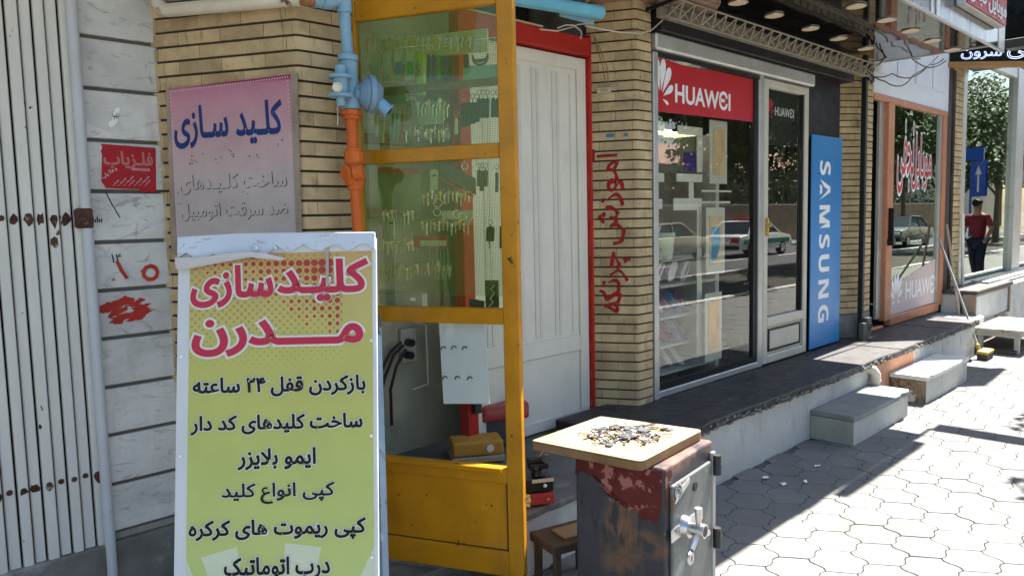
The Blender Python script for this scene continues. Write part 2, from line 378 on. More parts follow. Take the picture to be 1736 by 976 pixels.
# ------------------------------------------------------------------ raised shop platform with its dark slab top
pl = thing('shop_platform', 'long raised concrete shop platform with a dark stone slab edge', 'platform', (5, 2.6, 0))
g = MB().box(3.32, 6.33, 2.31, 3.0, -.02, .345); build('front_wall', g, CONC, pl, bev=.01)
g = MB().box(6.33, 7.36, 2.312, 3.0, -.02, .345); build('salmon_wall', g, SALMON, pl, bev=.01)
g = MB().box(7.36, 9.3, 2.314, 3.0, -.02, .335); g.box(8.18, 8.185, 2.309, 2.32, 0, .33); build('pale_wall', g, CONCLT, pl, bev=.006)
g = MB(); x = 3.3
for ln in (1.55, 2.1, 1.5, .85):
    e = []; k = 14                                           # broken uneven front edge
    for i in range(k+1): e.append((x+ln*i/k*.998, 2.285+rnd(-.014, .012), .345))
    g.prism(e+[(x+ln*.998, 3.02, .345), (x, 3.02, .345)], (0, 0, .055+rnd(-.003, .003))); x += ln
build('slab', g, SLAB, pl, bev=.008)
g = MB()
for k in range(150):
    xx = 3.32+5.95*k/150+rnd(-.02, .02); zz = rnd(.346, .385); g.ball((xx, 2.279, zz), rnd(.015, .04), .007, rnd(.006, .012), 7)
o = build('broken_edge', g, mat('chipped_edge_stone', (.14, .135, .12), .95, var=.4, scale=20, bump=.6), pl); o['kind'] = 'stuff'
lp = thing('shop_step', 'low rough plastered ledge under the white door leaf, beside the safe', 'ledge', (2.8, 2.6, 0))
g = MB().box(2.30, 3.30, 2.32, 3.3, -.02, .265); build('front_wall', g, CONCLT, lp, bev=.012)
g = MB(); e = [(2.28+1.03*i/12, 2.30+rnd(-.012, .01), .265) for i in range(13)]
g.prism(e+[(3.31, 3.3, .265), (2.28, 3.3, .265)], (0, 0, .035)); build('slab', g, mat('worn_slab', (.12, .118, .11), .8, var=.25, bump=.5, layers=[dict(c=(.3, .29, .27), s=6, lo=.58, hi=.75)]), lp, bev=.008)
g = MB().box(.4, 2.3, 2.55, 3.4, -.02, .07); g.box(1.45, 1.80, 2.62, 2.9, .07, .085); g.box(.3, 2.3, 3.4, 6.5, -.02, .28)
single('entrance_floor', g, mat('cement_floor', (.15, .145, .13), .85, var=.3, bump=.4, layers=[dict(c=(.35, .33, .3), s=4, lo=.55, hi=.7)]), 'rough cement threshold under the open yellow door', 'threshold', bev=.01)

# ------------------------------------------------------------------ brick piers
def roundpath(pts, r=.022, n=4):
    pts = [V((*p, 0)) for p in pts]; out = [pts[0]]
    for a, b, c in zip(pts, pts[1:], pts[2:]):
        p, q = b+(a-b).normalized()*r, b+(c-b).normalized()*r
        for i in range(n+1):
            t = i/n; out.append(p*(1-t)**2+b*2*t*(1-t)+q*t*t)
    return out+[pts[-1]]
def brickwork(path, z0, z1, parent, course=.0603, jh=.0105, blen=.207, stone=None, mirror=False):
    P = roundpath(path); cum = [0]
    for a, b in zip(P, P[1:]): cum.append(cum[-1]+(b-a).length)
    nr = []
    for i in range(len(P)):
        d = (P[min(i+1, len(P)-1)]-P[max(i-1, 0)]).normalized(); nr.append(V((d.y, -d.x, 0)))
    def at(s):
        for i in range(len(P)-1):
            if s <= cum[i+1]+1e-9:
                t = (s-cum[i])/max(1e-9, cum[i+1]-cum[i]); return P[i].lerp(P[i+1], t), nr[i].lerp(nr[i+1], t).normalized()
        return P[-1], nr[-1]
    def strip(mb, s0, s1, za, zb, out, inn):
        ss = [s0]+[c for c in cum if s0+1e-4 < c < s1-1e-4]+[s1]; vs = []; n = len(ss)
        for s_ in ss:
            p, q = at(s_)
            for o_, z in ((out, za), (out, zb), (inn, zb), (inn, za)): vs.append(p+q*o_+V((0, 0, z)))
        fs = [(0, 1, 2, 3), (4*n-1, 4*n-2, 4*n-3, 4*n-4)]+[(4*i+k, 4*i+4+k, 4*i+4+(k+1) % 4, 4*i+(k+1) % 4) for i in range(n-1) for k in range(4)]
        mb.add(vs, fs)
    br, mo, tot = MB(), MB(), cum[-1]
    strip(mo, 0, tot, z0, z1, -.009, -.06)
    if stone:
        st = MB(); strip(st, 0, tot, z0, stone, .004, -.05); build('stone_base', st, STONE, parent, bev=.004); z0 = stone+jh
    k = 0; z = z0
    while z < z1-.02:
        s_ = -(blen*.5 if k % 2 else 0)-.03
        while s_ < tot:
            a, b = max(0, s_), min(tot, s_+blen-.0022)
            if b-a > .012:
                strip(br, a, b, z, min(z1, z+course-jh), rnd(-.0012, .0012), -.03)
            s_ += blen
        z += course; k += 1
    build('mortar', mo, MORTAR, parent); return build('brickwork', br, BRICK, parent, bev=.0022)
P1 = [(1.235, 3.475), (1.60, 2.83), (1.90, 2.83), (1.90, 3.30)]
p1 = thing('brick_pier', 'tan brick pier with a splayed side, behind the pink poster and the gas pipe', 'pier', (1.6, 3.0, 0))
brickwork(P1, 0, 3.2, p1, stone=.3)
P2 = [(3.742, 3.10), (3.890, 2.83), (4.055, 2.83), (4.055, 2.98)]
p2 = thing('brick_pier', 'tan brick pier sprayed with red vertical writing, between white metal door and phone shop window', 'pier', (3.9, 2.95, .3))
brickwork(P2, .30, 3.0, p2, stone=.372)
p3 = thing('brick_pier', 'brick pier beside the blue banner, with a black post in front', 'pier', (7.4, 2.95, .4))
brickwork([(7.06, 3.05), (7.36, 2.83), (7.70, 2.83), (7.70, 3.1)], .40, 3.2, p3, stone=.62)
p4 = thing('brick_pier', 'slim far brick pier right of the orange framed shop', 'pier', (10.4, 2.9, .4))
brickwork([(10.26, 2.9), (10.26, 2.84), (10.62, 2.84), (10.62, 3.0)], .5, 3.6, p4, course=.075)

# graffiti, on the splayed face of pier 2 (it follows the brick face)
d_ = V((P2[1][0]-P2[0][0], P2[1][1]-P2[0][1], 0)).normalized()
fg = Frame((P2[1][0], P2[1][1], 0), V((0, 0, 1)), -d_)          # text runs upward, its top towards the left
SPRAY = mat('red_spray', (.30, .012, .012), .6, var=.2)
g = MB(); wj = lambda a, b: (a+.010*math.sin(a*37+b*50), b+.006*math.sin(a*61))
text(g, 'آموزش', fg, 1.42, 2.02, .075, .285, [(.015, .004, 0)], warp=wj)
text(g, 'چرتکه', fg, .99, 1.37, .05, .25, [(.015, .004, 0)], warp=wj)
for _ in range(0): pass
build('spray_writing', g, SPRAY, p2)
g = MB()
for a, b, q, r_ in ((1.90, .12, .045, .012), (1.90, .215, .03, .01)):
    pass
f2 = Frame(fg(0, 0, 0), -d_*-1, V((0, 0, 1)))
g.cbox(fg(2.10, .165, .004), d_*.05, V((0, 0, .022)), fg.n*.002); g.cbox(fg(2.10, .07, .004), d_*.025, V((0, 0, .02)), fg.n*.002)
build('tiny_blue_sticker', g, plain('faded_blue_paper', (.08, .2, .3)), p2)
# bell push on pier 2
b_ = thing('bell_push', 'small cream bell push with a cable above it, screwed to the brick pier', 'bell push', fg(2.375, .2, .005))
g = MB().cbox(fg(2.375, .2, .012), d_*.088, V((0, 0, .034)), fg.n*.02); build('plate', g, mat('cream_plastic', (.5, .45, .32), .5), b_, bev=.004)
g = MB().cbox(fg(2.375, .195, .024), d_*.045, V((0, 0, .018)), fg.n*.008); build('button', g, mat('tan_plastic', (.4, .33, .2), .5), b_, bev=.002)
g = MB().tube([fg(2.39, .19, .01), fg(2.5, .20, .008), fg(2.62, .235, .008), fg(2.72, .26, .01)], .003, 5).tube([fg(2.39, .17, .01), fg(2.5, .175, .008), fg(2.6, .21, .008), fg(2.70, .25, .01)], .003, 5)
build('cable', g, mat('cable_tan', (.3, .22, .13), .6), b_)

# ------------------------------------------------------------------ marble pilaster and folding gate on the far left
DM = 3.45
mp = thing('marble_pilaster', 'grey veined marble pilaster with dark joints between gate and brick pier', 'pilaster', (1.12, DM, 0))
js = [0.0, .31, .519, .731, .935, 1.14, 1.341, 1.541, 1.75, 1.958, 2.165, 2.371, 2.60, 2.85, 3.1, 3.3]
g = MB()
for a, b in zip(js[1:], js[2:]): g.box(.972, 1.30, DM-.02, DM+.03, a+.008, b-.008)
build('stone_cladding', g, MARBLE, mp, bev=.003)
g = MB().box(.972, 1.32, DM-.014, DM+.2, 0, .305); build('ribbed_base', g, mat('ribbed_concrete', (.30, .29, .25), .9, var=.2, stretch=(30, 1, 1), bump=.8, bscale=20), mp, bev=.004)
g = MB().box(.972, 1.34, DM-.006, DM+.2, .305, 3.3).box(1.24, 1.30, DM-.008, DM+.2, .3, 3.3); build('joint_mortar', g, mat('grey_joint', (.12, .11, .1), .9), mp)
RSM = mat('red_paint_smear', (.40, .03, .02), .6, var=.3)
def smear(mb, x, z, w_, h_, n=6):
    for i in range(n):
        cx, cz = x+rnd(-w_, w_)*.45, z+rnd(-h_, h_)*.45; k = 10; q_ = rnd(.12, .4)
        ps = [(w_*q_*math.cos(6.283*j/k)*rnd(.4, 1.3), h_*rnd(.06, .26)*math.sin(6.283*j/k)*rnd(.3, 1.3)) for j in range(k)]
        mb.poly([(cx+a_*.95-b_*.3, DM-.0212-.0001*i, cz+b_*.95+a_*.3) for a_, b_ in ps])
g = MB(); c = onY(207, 522, DM); smear(g, c.x, c.z, .17, .10, 22); build('red_smear', g, RSM, mp); g = MB()
c = onY(252, 462, DM); g.ring((c.x, DM-.021, c.z), (0, 1, 0), .030, .009, 9); smear(g, c.x-.03, c.z+.01, .02, .02, 2)
c = onY(203, 458, DM); g.tube([(c.x-.015, DM-.021, c.z+.04), (c.x, DM-.021, c.z), (c.x+.02, DM-.021, c.z-.035)], .007, 6); smear(g, c.x-.03, c.z-.04, .02, .03, 2)
build('red_scribble', g, RSM, mp)
g = MB(); c = onY(215, 345, DM); smear(g, c.x, c.z, .09, .05, 5); build('paper_scraps', g, plain('torn_paper', (.33, .36, .32)), mp)
g = MB(); text(g, '۱۴', Frame((0, DM-.0215, 0), (1, 0, 0), (0, 0, 1)), 1.035, 1.075, 1.455, 1.49, [(0, 0, 0)]); c = onY(163, 372, DM)
for i in range(5): g.box(c.x-.02+.008*i, c.x-.015+.008*i, DM-.0215, DM-.021, c.z-.012, c.z+rnd(.0, .012))
g.tube([(1.03, DM-.021, 1.75), (1.05, DM-.021, 1.70), (1.08, DM-.021, 1.64)], .0022, 5)
build('pen_scribble', g, BLK, mp)

gt = thing('folding_gate', 'closed white folding metal gate with rusty bolt rows', 'gate', (.6, DM, 0))
x = .19; i = 0; pitch = [.046, .045, .043, .047, .042, .044]
RIV = []
while x < .915:
    wd = pitch[i % 6]; y0 = DM-.035+(i % 2)*.014
    g = MB().box(x, x+wd-.008, y0, y0+.03, .02, 3.2); build('slat', g, SLAT, gt, bev=.004)
    RIV.append((x+wd/2-.004, y0)); x += wd; i += 1
g = MB().box(.1, .93, DM+.03, DM+.05, 0, 3.2); build('backing', g, GATEIN, gt)
for zr in (1.645, .585, 2.75):
    for x_, y_ in RIV:
        g = MB()
        g.cyl((x_, y_-.007, zr+rnd(-.004, .004)), (x_, y_+.003, zr), .0095, .012, 10)
        if rnd(0, 1) < .55:
            k = 8; hh = rnd(.012, .05)
            g.poly([(x_+.016*math.cos(6.283*j/k)*rnd(.6, 1.3), y_-.0008, zr-.006+hh*math.sin(6.283*j/k)*rnd(.3, 1)) for j in range(k)])
        build('bolt', g, RUST, gt)
g = MB().cyl((.945, DM-.045, 0), (.945, DM-.045, 1.60), .021, n=16).cyl((.945, DM-.045, 1.68), (.945, DM-.045, 3.2), .021, n=16).box(.915, .972, DM-.03, DM+.03, 0, 3.2); build('post', g, TUBEW, gt, smooth=True)
g = MB().box(.905, .966, DM-.065, DM-.02, 1.60, 1.68).cyl((.925, DM-.075, 1.63), (.925, DM-.06, 1.63), .022); build('rusty_lock', g, RUST, gt, bev=.006)

# ------------------------------------------------------------------ the building above, the rooms behind
bd = thing('shop_building', 'two storey brick street building above the row of shops', 'building', (4, 3, 0))
g = MB().box(-4, 30, 2.95, 3.2, 3.25, 7); g.box(-4, .2, 3.45, 3.6, 0, 3.3); build('upper_wall', g, mat('far_brick', (.36, .26, .15), .85, var=.2), bd)
g = MB().box(-3, 3.75, 2.2, 3.5, 3.12, 3.3); build('shade_slab', g, CONC, bd, bev=.01)  # unseen slab added to keep sky light off the upper left
g = MB().box(-4, 30, 2.95, 9, 6.9, 7.1); build('roof', g, CONC, bd)
rm = thing('locksmith_room', 'dim grey plastered room behind the open yellow door', 'room', (2.8, 4.5, .28))
GREYW = mat('grey_plaster_wall', (.20, .20, .19), .9, var=.25, scale=2, bump=.3, layers=[dict(c=(.10, .10, .10), s=3, lo=.55, hi=.8)])
g = MB().box(1.32, 3.9, 5.2, 5.3, .2, 3.1).box(1.32, 1.42, 3.5, 5.3, .2, 3.1).box(3.8, 3.9, 3.2, 5.3, .2, 3.1); build('wall', g, GREYW, rm)
g = MB().box(1.32, 3.9, 3.3, 5.3, 3.0, 3.1); build('ceiling', g, GREYW, rm)
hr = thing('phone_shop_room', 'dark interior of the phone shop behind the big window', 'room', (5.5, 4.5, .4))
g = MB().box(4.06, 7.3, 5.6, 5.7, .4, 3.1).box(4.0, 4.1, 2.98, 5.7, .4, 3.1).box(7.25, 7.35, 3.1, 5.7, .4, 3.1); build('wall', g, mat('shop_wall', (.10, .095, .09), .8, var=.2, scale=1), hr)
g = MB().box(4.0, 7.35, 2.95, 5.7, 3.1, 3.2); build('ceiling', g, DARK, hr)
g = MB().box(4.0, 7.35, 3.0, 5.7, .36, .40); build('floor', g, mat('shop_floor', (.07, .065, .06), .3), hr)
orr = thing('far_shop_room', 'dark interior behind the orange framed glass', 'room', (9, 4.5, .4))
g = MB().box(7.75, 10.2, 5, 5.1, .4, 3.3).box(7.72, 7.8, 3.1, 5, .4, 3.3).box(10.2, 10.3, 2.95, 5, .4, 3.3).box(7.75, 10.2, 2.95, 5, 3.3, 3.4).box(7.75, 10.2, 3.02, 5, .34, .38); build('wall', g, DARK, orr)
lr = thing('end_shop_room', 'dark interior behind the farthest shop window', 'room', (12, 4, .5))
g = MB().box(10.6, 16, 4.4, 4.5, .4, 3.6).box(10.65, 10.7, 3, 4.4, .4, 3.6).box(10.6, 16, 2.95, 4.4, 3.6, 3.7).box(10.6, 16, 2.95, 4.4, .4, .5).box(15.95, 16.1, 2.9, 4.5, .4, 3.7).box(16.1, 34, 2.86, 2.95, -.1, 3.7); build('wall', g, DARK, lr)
# ================================================================== PHONE SHOP FRONT
GY = 2.87
def ux(x, y, Y=GY): return onY(x, y, Y).x
def uz(x, y, Y=GY): return onY(x, y, Y).z
FF = lambda Y: Frame((0, Y, 0), (1, 0, 0), (0, 0, 1))
hs = thing('phone_shop', 'phone shop window with glass door and long grey header', 'shop front', (5.2, GY, .4))
BLKF = mat('black_gasket', (.015, .015, .015), .4)
g = MB().box(4.062, 4.112, GY-.045, GY+.03, .40, 2.62).box(5.462, 5.53, GY-.03, GY+.03, .40, 2.66).box(4.112, 5.462, GY-.03, GY+.03, .402, .445)
build('window_frame', g, ALU, hs, bev=.004)
g = MB().box(4.112, 4.125, GY-.012, GY+.02, .445, 2.6).box(5.405, 5.462, GY-.016, GY+.02, .445, 2.62).box(4.125, 5.405, GY-.016, GY+.02, .445, .49).box(4.112, 5.462, GY-.03, GY+.03, 2.60, 2.63); build('gasket', g, BLKF, hs)
g = MB().poly([(4.125, GY, .49), (5.405, GY, .49), (5.405, GY, 2.60), (4.125, GY, 2.60)]); build('window_glass', g, GLASS, hs)
g = MB().box(4.062, 6.34, 2.80, GY+.05, 2.632, 2.735); build('header', g, ALU, hs, bev=.012)
g = MB().box(4.062, 7.05, 2.765, GY+.06, 2.738, 2.90); g.box(4.062, 7.05, GY+.02, GY+.08, 2.9, 3.2); build('dark_fascia', g, CLAD, hs, bev=.004)
g = MB().box(6.30, 7.02, GY+.005, GY+.05, .40, 2.737); build('dark_cladding', g, CLAD, hs)
dr = build('door', MB().box(5.533, 5.60, GY-.035, GY+.02, .41, 2.62).box(6.235, 6.30, GY-.035, GY+.02, .41, 2.62).box(5.60, 6.235, GY-.035, GY+.02, 2.562, 2.62).box(5.60, 6.235, GY-.035, GY+.02, .70, .775).box(5.60, 6.235, GY-.035, GY+.02, .41, .475), BEIGE, hs, bev=.006)
g = MB().poly([(5.60, GY, .775), (6.235, GY, .775), (6.235, GY, 2.562), (5.60, GY, 2.562)]); build('door_glass', g, GLASS, dr)
g = MB().box(5.60, 6.235, GY-.016, GY+.01, .475, .70); g.box(5.66, 6.18, GY-.026, GY-.01, .515, .665); build('lower_panel', g, BEIGE, dr, bev=.005)
g = MB().box(5.60, 5.617, GY-.02, GY+.005, .775, 2.562).box(6.215, 6.235, GY-.02, GY+.005, .775, 2.562).box(5.64, 5.655, GY-.028, GY-.01, .50, .68).box(6.185, 6.20, GY-.028, GY-.01, .50, .68).box(5.655, 6.185, GY-.028, GY-.01, .50, .513).box(5.655, 6.185, GY-.028, GY-.01, .667, .68); build('door_gasket', g, BLKF, dr)
g = MB().box(5.555, 5.575, GY-.06, GY-.03, 1.42, 1.56).cyl((5.565, GY-.08, 1.5), (5.565, GY-.03, 1.5), .012); build('handle', g, BRASS, dr, bev=.003)
# red banner with its mark
hb = thing('shop_banner', 'red banner with white flower mark across the top of the big shop window', 'banner', (4.77, GY-.01, 2.26))
g = MB(); pts = []
for i in range(15): pts.append((4.113+1.292*i/14, GY-.006, 2.598-(.014*math.sin(math.pi*(i-2)/6) if 2 <= i <= 8 else 0)))
g.prism(pts+[(5.405, GY-.006, 2.285+.0), (4.113, GY-.006, 2.262)], (0, .003, 0)); build('sheet', g, mat('red_banner_vinyl', (.46, .02, .03), .45, var=.1, scale=2), hb)
f = FF(GY-.0065); g = MB()
text(g, 'HUAW\u0404I', f, ux(1143, 150), ux(1237, 170), uz(1160, 177), uz(1160, 143), [(.026, 0, 0)], False); build('lettering', g, WHT, hb)
g = MB(); petals(g, f, ux(1118, 165), uz(1114, 165), .25, .0002, 0, 4.114, sx=.74); build('flower_mark', g, WHT, hb)
db = thing('shop_banner', 'black panel with red flower mark at the top of the shop door glass', 'banner', (5.9, GY+.01, 2.1))
g = MB().box(5.618, 6.214, GY+.006, GY+.012, 2.13, 2.55); build('sheet', g, mat('black_banner_vinyl', (.012, .012, .013), .4), db)
f = FF(GY+.0055); g = MB()
text(g, 'HUAW\u0404I', f, ux(1315, 185), ux(1347, 190), uz(1316, 196), uz(1316, 180), [(.016, 0, 0)], False); build('lettering', g, WHT, db)
g = MB(); petals(g, f, ux(1305, 185), uz(1306, 195), .135, .0002, 0, sx=.75); build('flower_mark', g, mat('red_print', (.5, .03, .03), .5), db)
# tall blue banner
sb = thing('shop_banner', 'tall blue banner with white vertical lettering beside the shop door', 'banner', (6.67, GY-.03, .42))
g = MB().box(6.372, 6.995, GY-.032, GY-.022, .415, 2.25); build('sheet', g, mat('blue_banner_vinyl', (.018, .20, .50), .35, var=.08, scale=1), sb, bev=.002)
f = Frame((0, GY-.0325, 0), (0, 0, -1), (1, 0, 0)); g = MB()
xm = ux(1398, 400, GY-.03)
text(g, ''.join(chr(0x1D5D4+ord(c)-65) for c in 'SAMSUNG'), f, -uz(1398, 274), -uz(1398, 543), xm-.12, xm+.10, [(.008, 0, 0)], False, sp=1.22); build('lettering', g, WHT, sb)

# inside the window
FY = 2.965
def frost(x0, y0, x1, y1, mb, Y=FY):
    a, b = onY(x0, y0, Y), onY(x1, y1, Y); mb.box(a.x, b.x, Y, Y+.006, b.z, a.z)
fp = thing('window_display', 'cream frosted display panels and frames hanging behind the shop window', 'display', (4.6, FY, 1.2))
for nm, rr in (('frosted_panel', (1104, 203, 1127, 224)), ('frosted_panel', (1149, 212, 1191, 232)), ('frosted_panel', (1182, 232, 1191, 292)), ('frosted_panel', (1104, 293, 1126, 309)), ('frosted_panel', (1147, 294, 1191, 309)), ('frosted_panel', (1168, 309, 1176, 336)), ('frosted_panel', (1104, 337, 1123, 354)), ('frosted_panel', (1142, 336, 1190, 356)), ('frosted_panel', (1182, 356, 1190, 600)), ('frosted_panel', (1190, 322, 1240, 326)), ('frosted_panel', (1190, 341, 1238, 345))):
    g = MB(); frost(*rr, g); build(nm, g, FROST, fp)
g = MB(); frost(1115, 224, 1182, 294, g, FY+.02); build('grey_backing', g, glass('grey_film', (.6, .6, .5), .03, .1, .4, milky=(.2, .19, .13, .6)), fp)
g = MB(); frost(1161, 258, 1182, 292, g, FY+.012); build('purple_panel', g, mat('purple_card', (.06, .02, .16), .5), fp)
for (x0, y0, x1, y1), lab, c1 in (((1203, 203, 1232, 312), 'upper framed tan poster behind shop window glass, just under the red banner', (.58, .40, .2)),
                                  ((1197, 352, 1228, 462), 'middle framed poster with a blue figure behind the shop window', (.55, .40, .24)),
                                  ((1195, 498, 1223, 606), 'lower framed orange poster near the bottom of the shop window', (.60, .33, .11))):
    a, b = onY(x0, y0, 2.91), onY(x1, y1, 2.91); t = thing('framed_poster', lab, 'poster', ((a.x+b.x)/2, 2.91, b.z), 'posters in the shop window')
    g = MB().box(a.x, b.x, 2.908, 2.914, b.z, a.z); build('frame', g, mat('cream_card', (.55, .53, .42), .6), t)
    bd_ = .04; g = MB().box(a.x+bd_, b.x-bd_, 2.904, 2.9075, b.z+bd_*1.6, a.z-bd_*1.6); build('picture', g, plain('poster_print', c1, .5, var=.3, scale=4), t)
    if 'blue figure' in lab:
        g = MB().prism([(a.x+.06, 2.9035, b.z+.1), (a.x+.13, 2.9035, b.z+.1), (a.x+.19, 2.9035, a.z-.25), (a.x+.17, 2.9035, a.z-.14), (a.x+.06, 2.9035, a.z-.14)], (0, .001, 0)); build('figure', g, plain('cyan_print', (.08, .3, .42)), t)
sh = thing('display_shelf', 'pale shelf unit stocked with small boxes in the phone shop window', 'shelf', (4.6, 3.25, .45))
CRM = mat('cream_shelf', (.50, .49, .43), .5)
zs = [uz(1140, 617, 3.2), uz(1140, 574, 3.2), uz(1140, 528, 3.2), uz(1140, 477, 3.2), uz(1140, 436, 3.2)]
xa, xb = ux(1106, 520, 3.2), ux(1184, 520, 3.2)
for z in zs: build('shelf_board', MB().box(xa-.1, xb, 3.06, 3.42, z-.018, z), CRM, sh, bev=.003)
build('side_panel', MB().box(xb, xb+.05, 3.05, 3.44, .42, 2.2), CRM, sh); build('back_panel', MB().box(xa-.1, xb+.05, 3.44, 3.46, .42, 2.2), mat('grey_back', (.30, .29, .25), .6), sh)
PB = [((.62, .62, .6), 'white'), ((.22, .08, .24), 'purple'), ((.06, .22, .42), 'blue'), ((.22, .10, .25), 'violet'), ((.03, .03, .04), 'black'), ((.45, .05, .15), 'crimson'), ((.06, .09, .2), 'navy'), ((.18, .22, .3), 'slate')]
pm = {n: plain('box_'+n, c, .4, var=.15) for c, n in PB}
rows = [(3, [(1114, 'white'), (1137, 'white'), (1158, 'white')], 34, 28, 'cut-cornered white phone carton tipped on the top display shelf'),
        (2, [(1113, 'white'), (1127, 'purple'), (1143, 'blue'), (1157, 'violet')], 40, 12, 'on the second display shelf'), (1, [(1111, 'navy'), (1119, 'crimson'), (1131, 'black'), (1143, 'slate'), (1157, 'navy')], 40, 11, 'on the third display shelf'), (0, [(1130, 'white'), (1150, 'white')], 34, 10, 'on the lowest display shelf')]
for k, items, hpx, wpx, lab in rows:
    for q, (px_, cn) in enumerate(items):
        py_ = [617, 574, 528, 477][k]; c = onY(px_, py_-1, 3.16); h = hpx*.0042; wd = wpx*.0042
        g = MB()
        if k == 3: g.prism([(c.x-.06, 3.14, c.z), (c.x+.0, 3.14, c.z), (c.x+.065, 3.14, c.z+.1), (c.x+.06, 3.14, c.z+.15), (c.x+.0, 3.14, c.z+.15), (c.x-.06, 3.14, c.z+.06)], (.03, .05, .01))
        else: g.obox((c.x-wd/2, 3.1, c.z), (wd*1.2, .02, 0), (-.01, .03, 0), (-.045, .08, h*.93))
        nm = 'phone_box'; o = build(nm, g, pm[cn], None, bev=.002)
        l = lab if k == 3 else f'{cn} boxed phone leaning back {lab}'
        if k == 3: l = ['left tipped white carton on the top display shelf, next to the window jamb', 'middle tipped white carton with red print on the top display shelf', 'right tipped white carton with grey screen on the top display shelf'][q]
        if k == 1 and cn == 'navy': l = ['navy boxed phone at the jamb end of the third display shelf', 0, 0, 0, 'navy boxed phone at the inner end of the third display shelf'][q]
        if k == 0: l = ['white boxed phone leaning on the lowest display shelf, nearer the jamb', 'white boxed phone leaning on the lowest display shelf, nearer the posters'][q]
        tag(o, l, 'phone box', 'phone boxes on the display shelf')
        if k == 3 and q != 1:
            g = MB().poly([(c.x-.008, 3.138, c.z+.03), (c.x+.045, 3.138, c.z+.1), (c.x+.045, 3.138, c.z+.135), (c.x-.008, 3.138, c.z+.065)]); build('screen_print', g, plain('grey_screen', (.12, .11, .12)), o)
        if k in (1, 2) and cn != 'white':
            g = MB().obox((c.x-wd*.25-.018, 3.123, c.z+h*.3), (wd*.5, .008, 0), (0, -.002, 0), (-.016, .028, h*.3)); build('cover_print', g, plain('pale_print', (.35, .35, .4)), o)
for q, (px_, py_) in enumerate(((1152, 230), (1110, 223))):
    c = onY(px_, py_, 3.5); t = single('strip_lamp', MB().box(c.x-.20, c.x+.20, 3.48, 3.52, c.z-.02, c.z+.02), mat('lit_strip', (.8, .8, .7), .4, emit=(1, .95, .8, 4.5)), ['long lit strip lamp inside the phone shop', 'lit strip lamp inside the phone shop near the jamb'][q], 'lamp')
g = MB().cyl((4.42, 3.05, uz(1120, 440, 3.0)), (4.42, 3.05, uz(1120, 395, 3.0)), .10, .12, 18); single('paper_roll', g, mat('pale_green_roll', (.42, .46, .34), .5), 'fat pale roll standing above the shelf inside the window', 'roll', smooth=True)

# ------------------------------------------------------------------ lattice truss, canopy, downlights
tr = thing('lattice_truss', 'galvanised zigzag lattice truss under the mirrored canopy', 'truss', (5.6, 2.7, 2.8))
g = MB()
for y, z in ((2.70, 2.80), (2.72, 2.875), (2.62, 2.885)): g.tube([(4.0, y, z), (7.22, y, z)], .0065, 6)
build('chord', g, TRUSS, tr)
g = MB(); n = 25
for i in range(n):
    x0 = 4.02+i*3.18/n; x1 = x0+3.18/n/2
    g.tube([(x0, 2.695, 2.80), (x1, 2.715, 2.875)], .0062, 6).tube([(x1, 2.715, 2.875), (x0+3.18/n, 2.695, 2.80)], .0062, 6)
    g.tube([(x0, 2.70, 2.80), (x1, 2.62, 2.885)], .0055, 5).tube([(x1, 2.62, 2.885), (x0+3.18/n, 2.70, 2.80)], .0055, 5)
build('lacing', g, TRUSS, tr)
g = MB().box(4.0, 7.22, 2.735, 2.76, 2.80, 2.90); build('flat_bar', g, TRUSS, tr)
cy = thing('canopy', 'dark mirror ceilinged canopy with metal fascia over the phone shop', 'canopy', (6.4, 2.3, 2.98))
SZ = 3.03
for q, (a, b) in enumerate(((4.2, 5.93), (5.936, 7.0), (7.006, 7.90))):
    g = MB(); n = 8; vs = []                                   # each panel sags a little, as the reflections show
    for i in range(n+1):
        for j in range(5):
            vs.append((a+(b-a)*i/n, 1.885+.92*j/4, SZ+.0022*math.sin(i*2.4+q)*math.sin(j*1.3+1)))
    g.add(vs, [(i*5+j, i*5+j+1, i*5+j+6, i*5+j+5) for i in range(n) for j in range(4)]); build('ceiling_panel', g, MIRROR, cy, smooth=True)
build('deck', MB().box(4.2, 7.92, 1.885, 2.94, 3.045, 3.10), BLKM, cy)
build('fascia', MB().box(4.2, 8.10, 1.865, 1.883, 3.0, 3.265), FASC, cy, bev=.003)
build('bottom_rail', MB().box(4.2, 8.10, 1.855, 1.882, 2.985, 3.002), ALU, cy, bev=.002)
g = MB().box(7.90, 7.912, 1.885, 2.94, 3.022, 3.10).box(7.93, 8.11, 1.858, 1.864, 3.002, 3.265); build('end_trim', g, WHITEP, cy)
for a, b in ((6.10, 6.13), (6.22, 6.29)): build('pale_strip', MB().box(a, b, 1.857, 1.864, 3.002, 3.265), WHITEP, cy)
k = 0
for y, xs in ((2.69, (4.86, 5.38, 5.98, 6.51, 7.1)), (2.19, (5.60, 6.18, 6.70, 7.24, 7.79))):
    for i, x in enumerate(xs):
        if k == 0:
            D0 = thing('downlight', 'small round warm downlight set in the mirrored canopy ceiling', 'downlight', (0, 0, 0), 'downlights in the canopy ceiling')
            build('trim_ring', MB().ring((0, 0, .002), (0, 0, 1), .066, .004, 20), CHROME, D0, smooth=True, loc=(0, 0, 0)); build('lamp', MB().cyl((0, 0, -.001), (0, 0, .006), .064, n=20), LAMPW, D0, loc=(0, 0, 0)); o = D0
        else: o = copy_tree(D0)
        o.location = (x, y, SZ-.008); k += 1
        o['label'] = 'warm round downlight in the canopy row '+('nearer the shop front, ' if y > 2.5 else 'nearer the street edge, ')+['first from the wooden plank', 'second from the wooden plank', 'third of its row', 'fourth of its row', 'last of its row'][i]
rs = thing('box_sign', 'red box sign with raised white script on the canopy edge', 'sign', (7.6, 1.7, 3.2))
a, b = onY(1638, 6, 1.79), onY(1704, 47, 1.79); zb = (a.z+b.z)/2
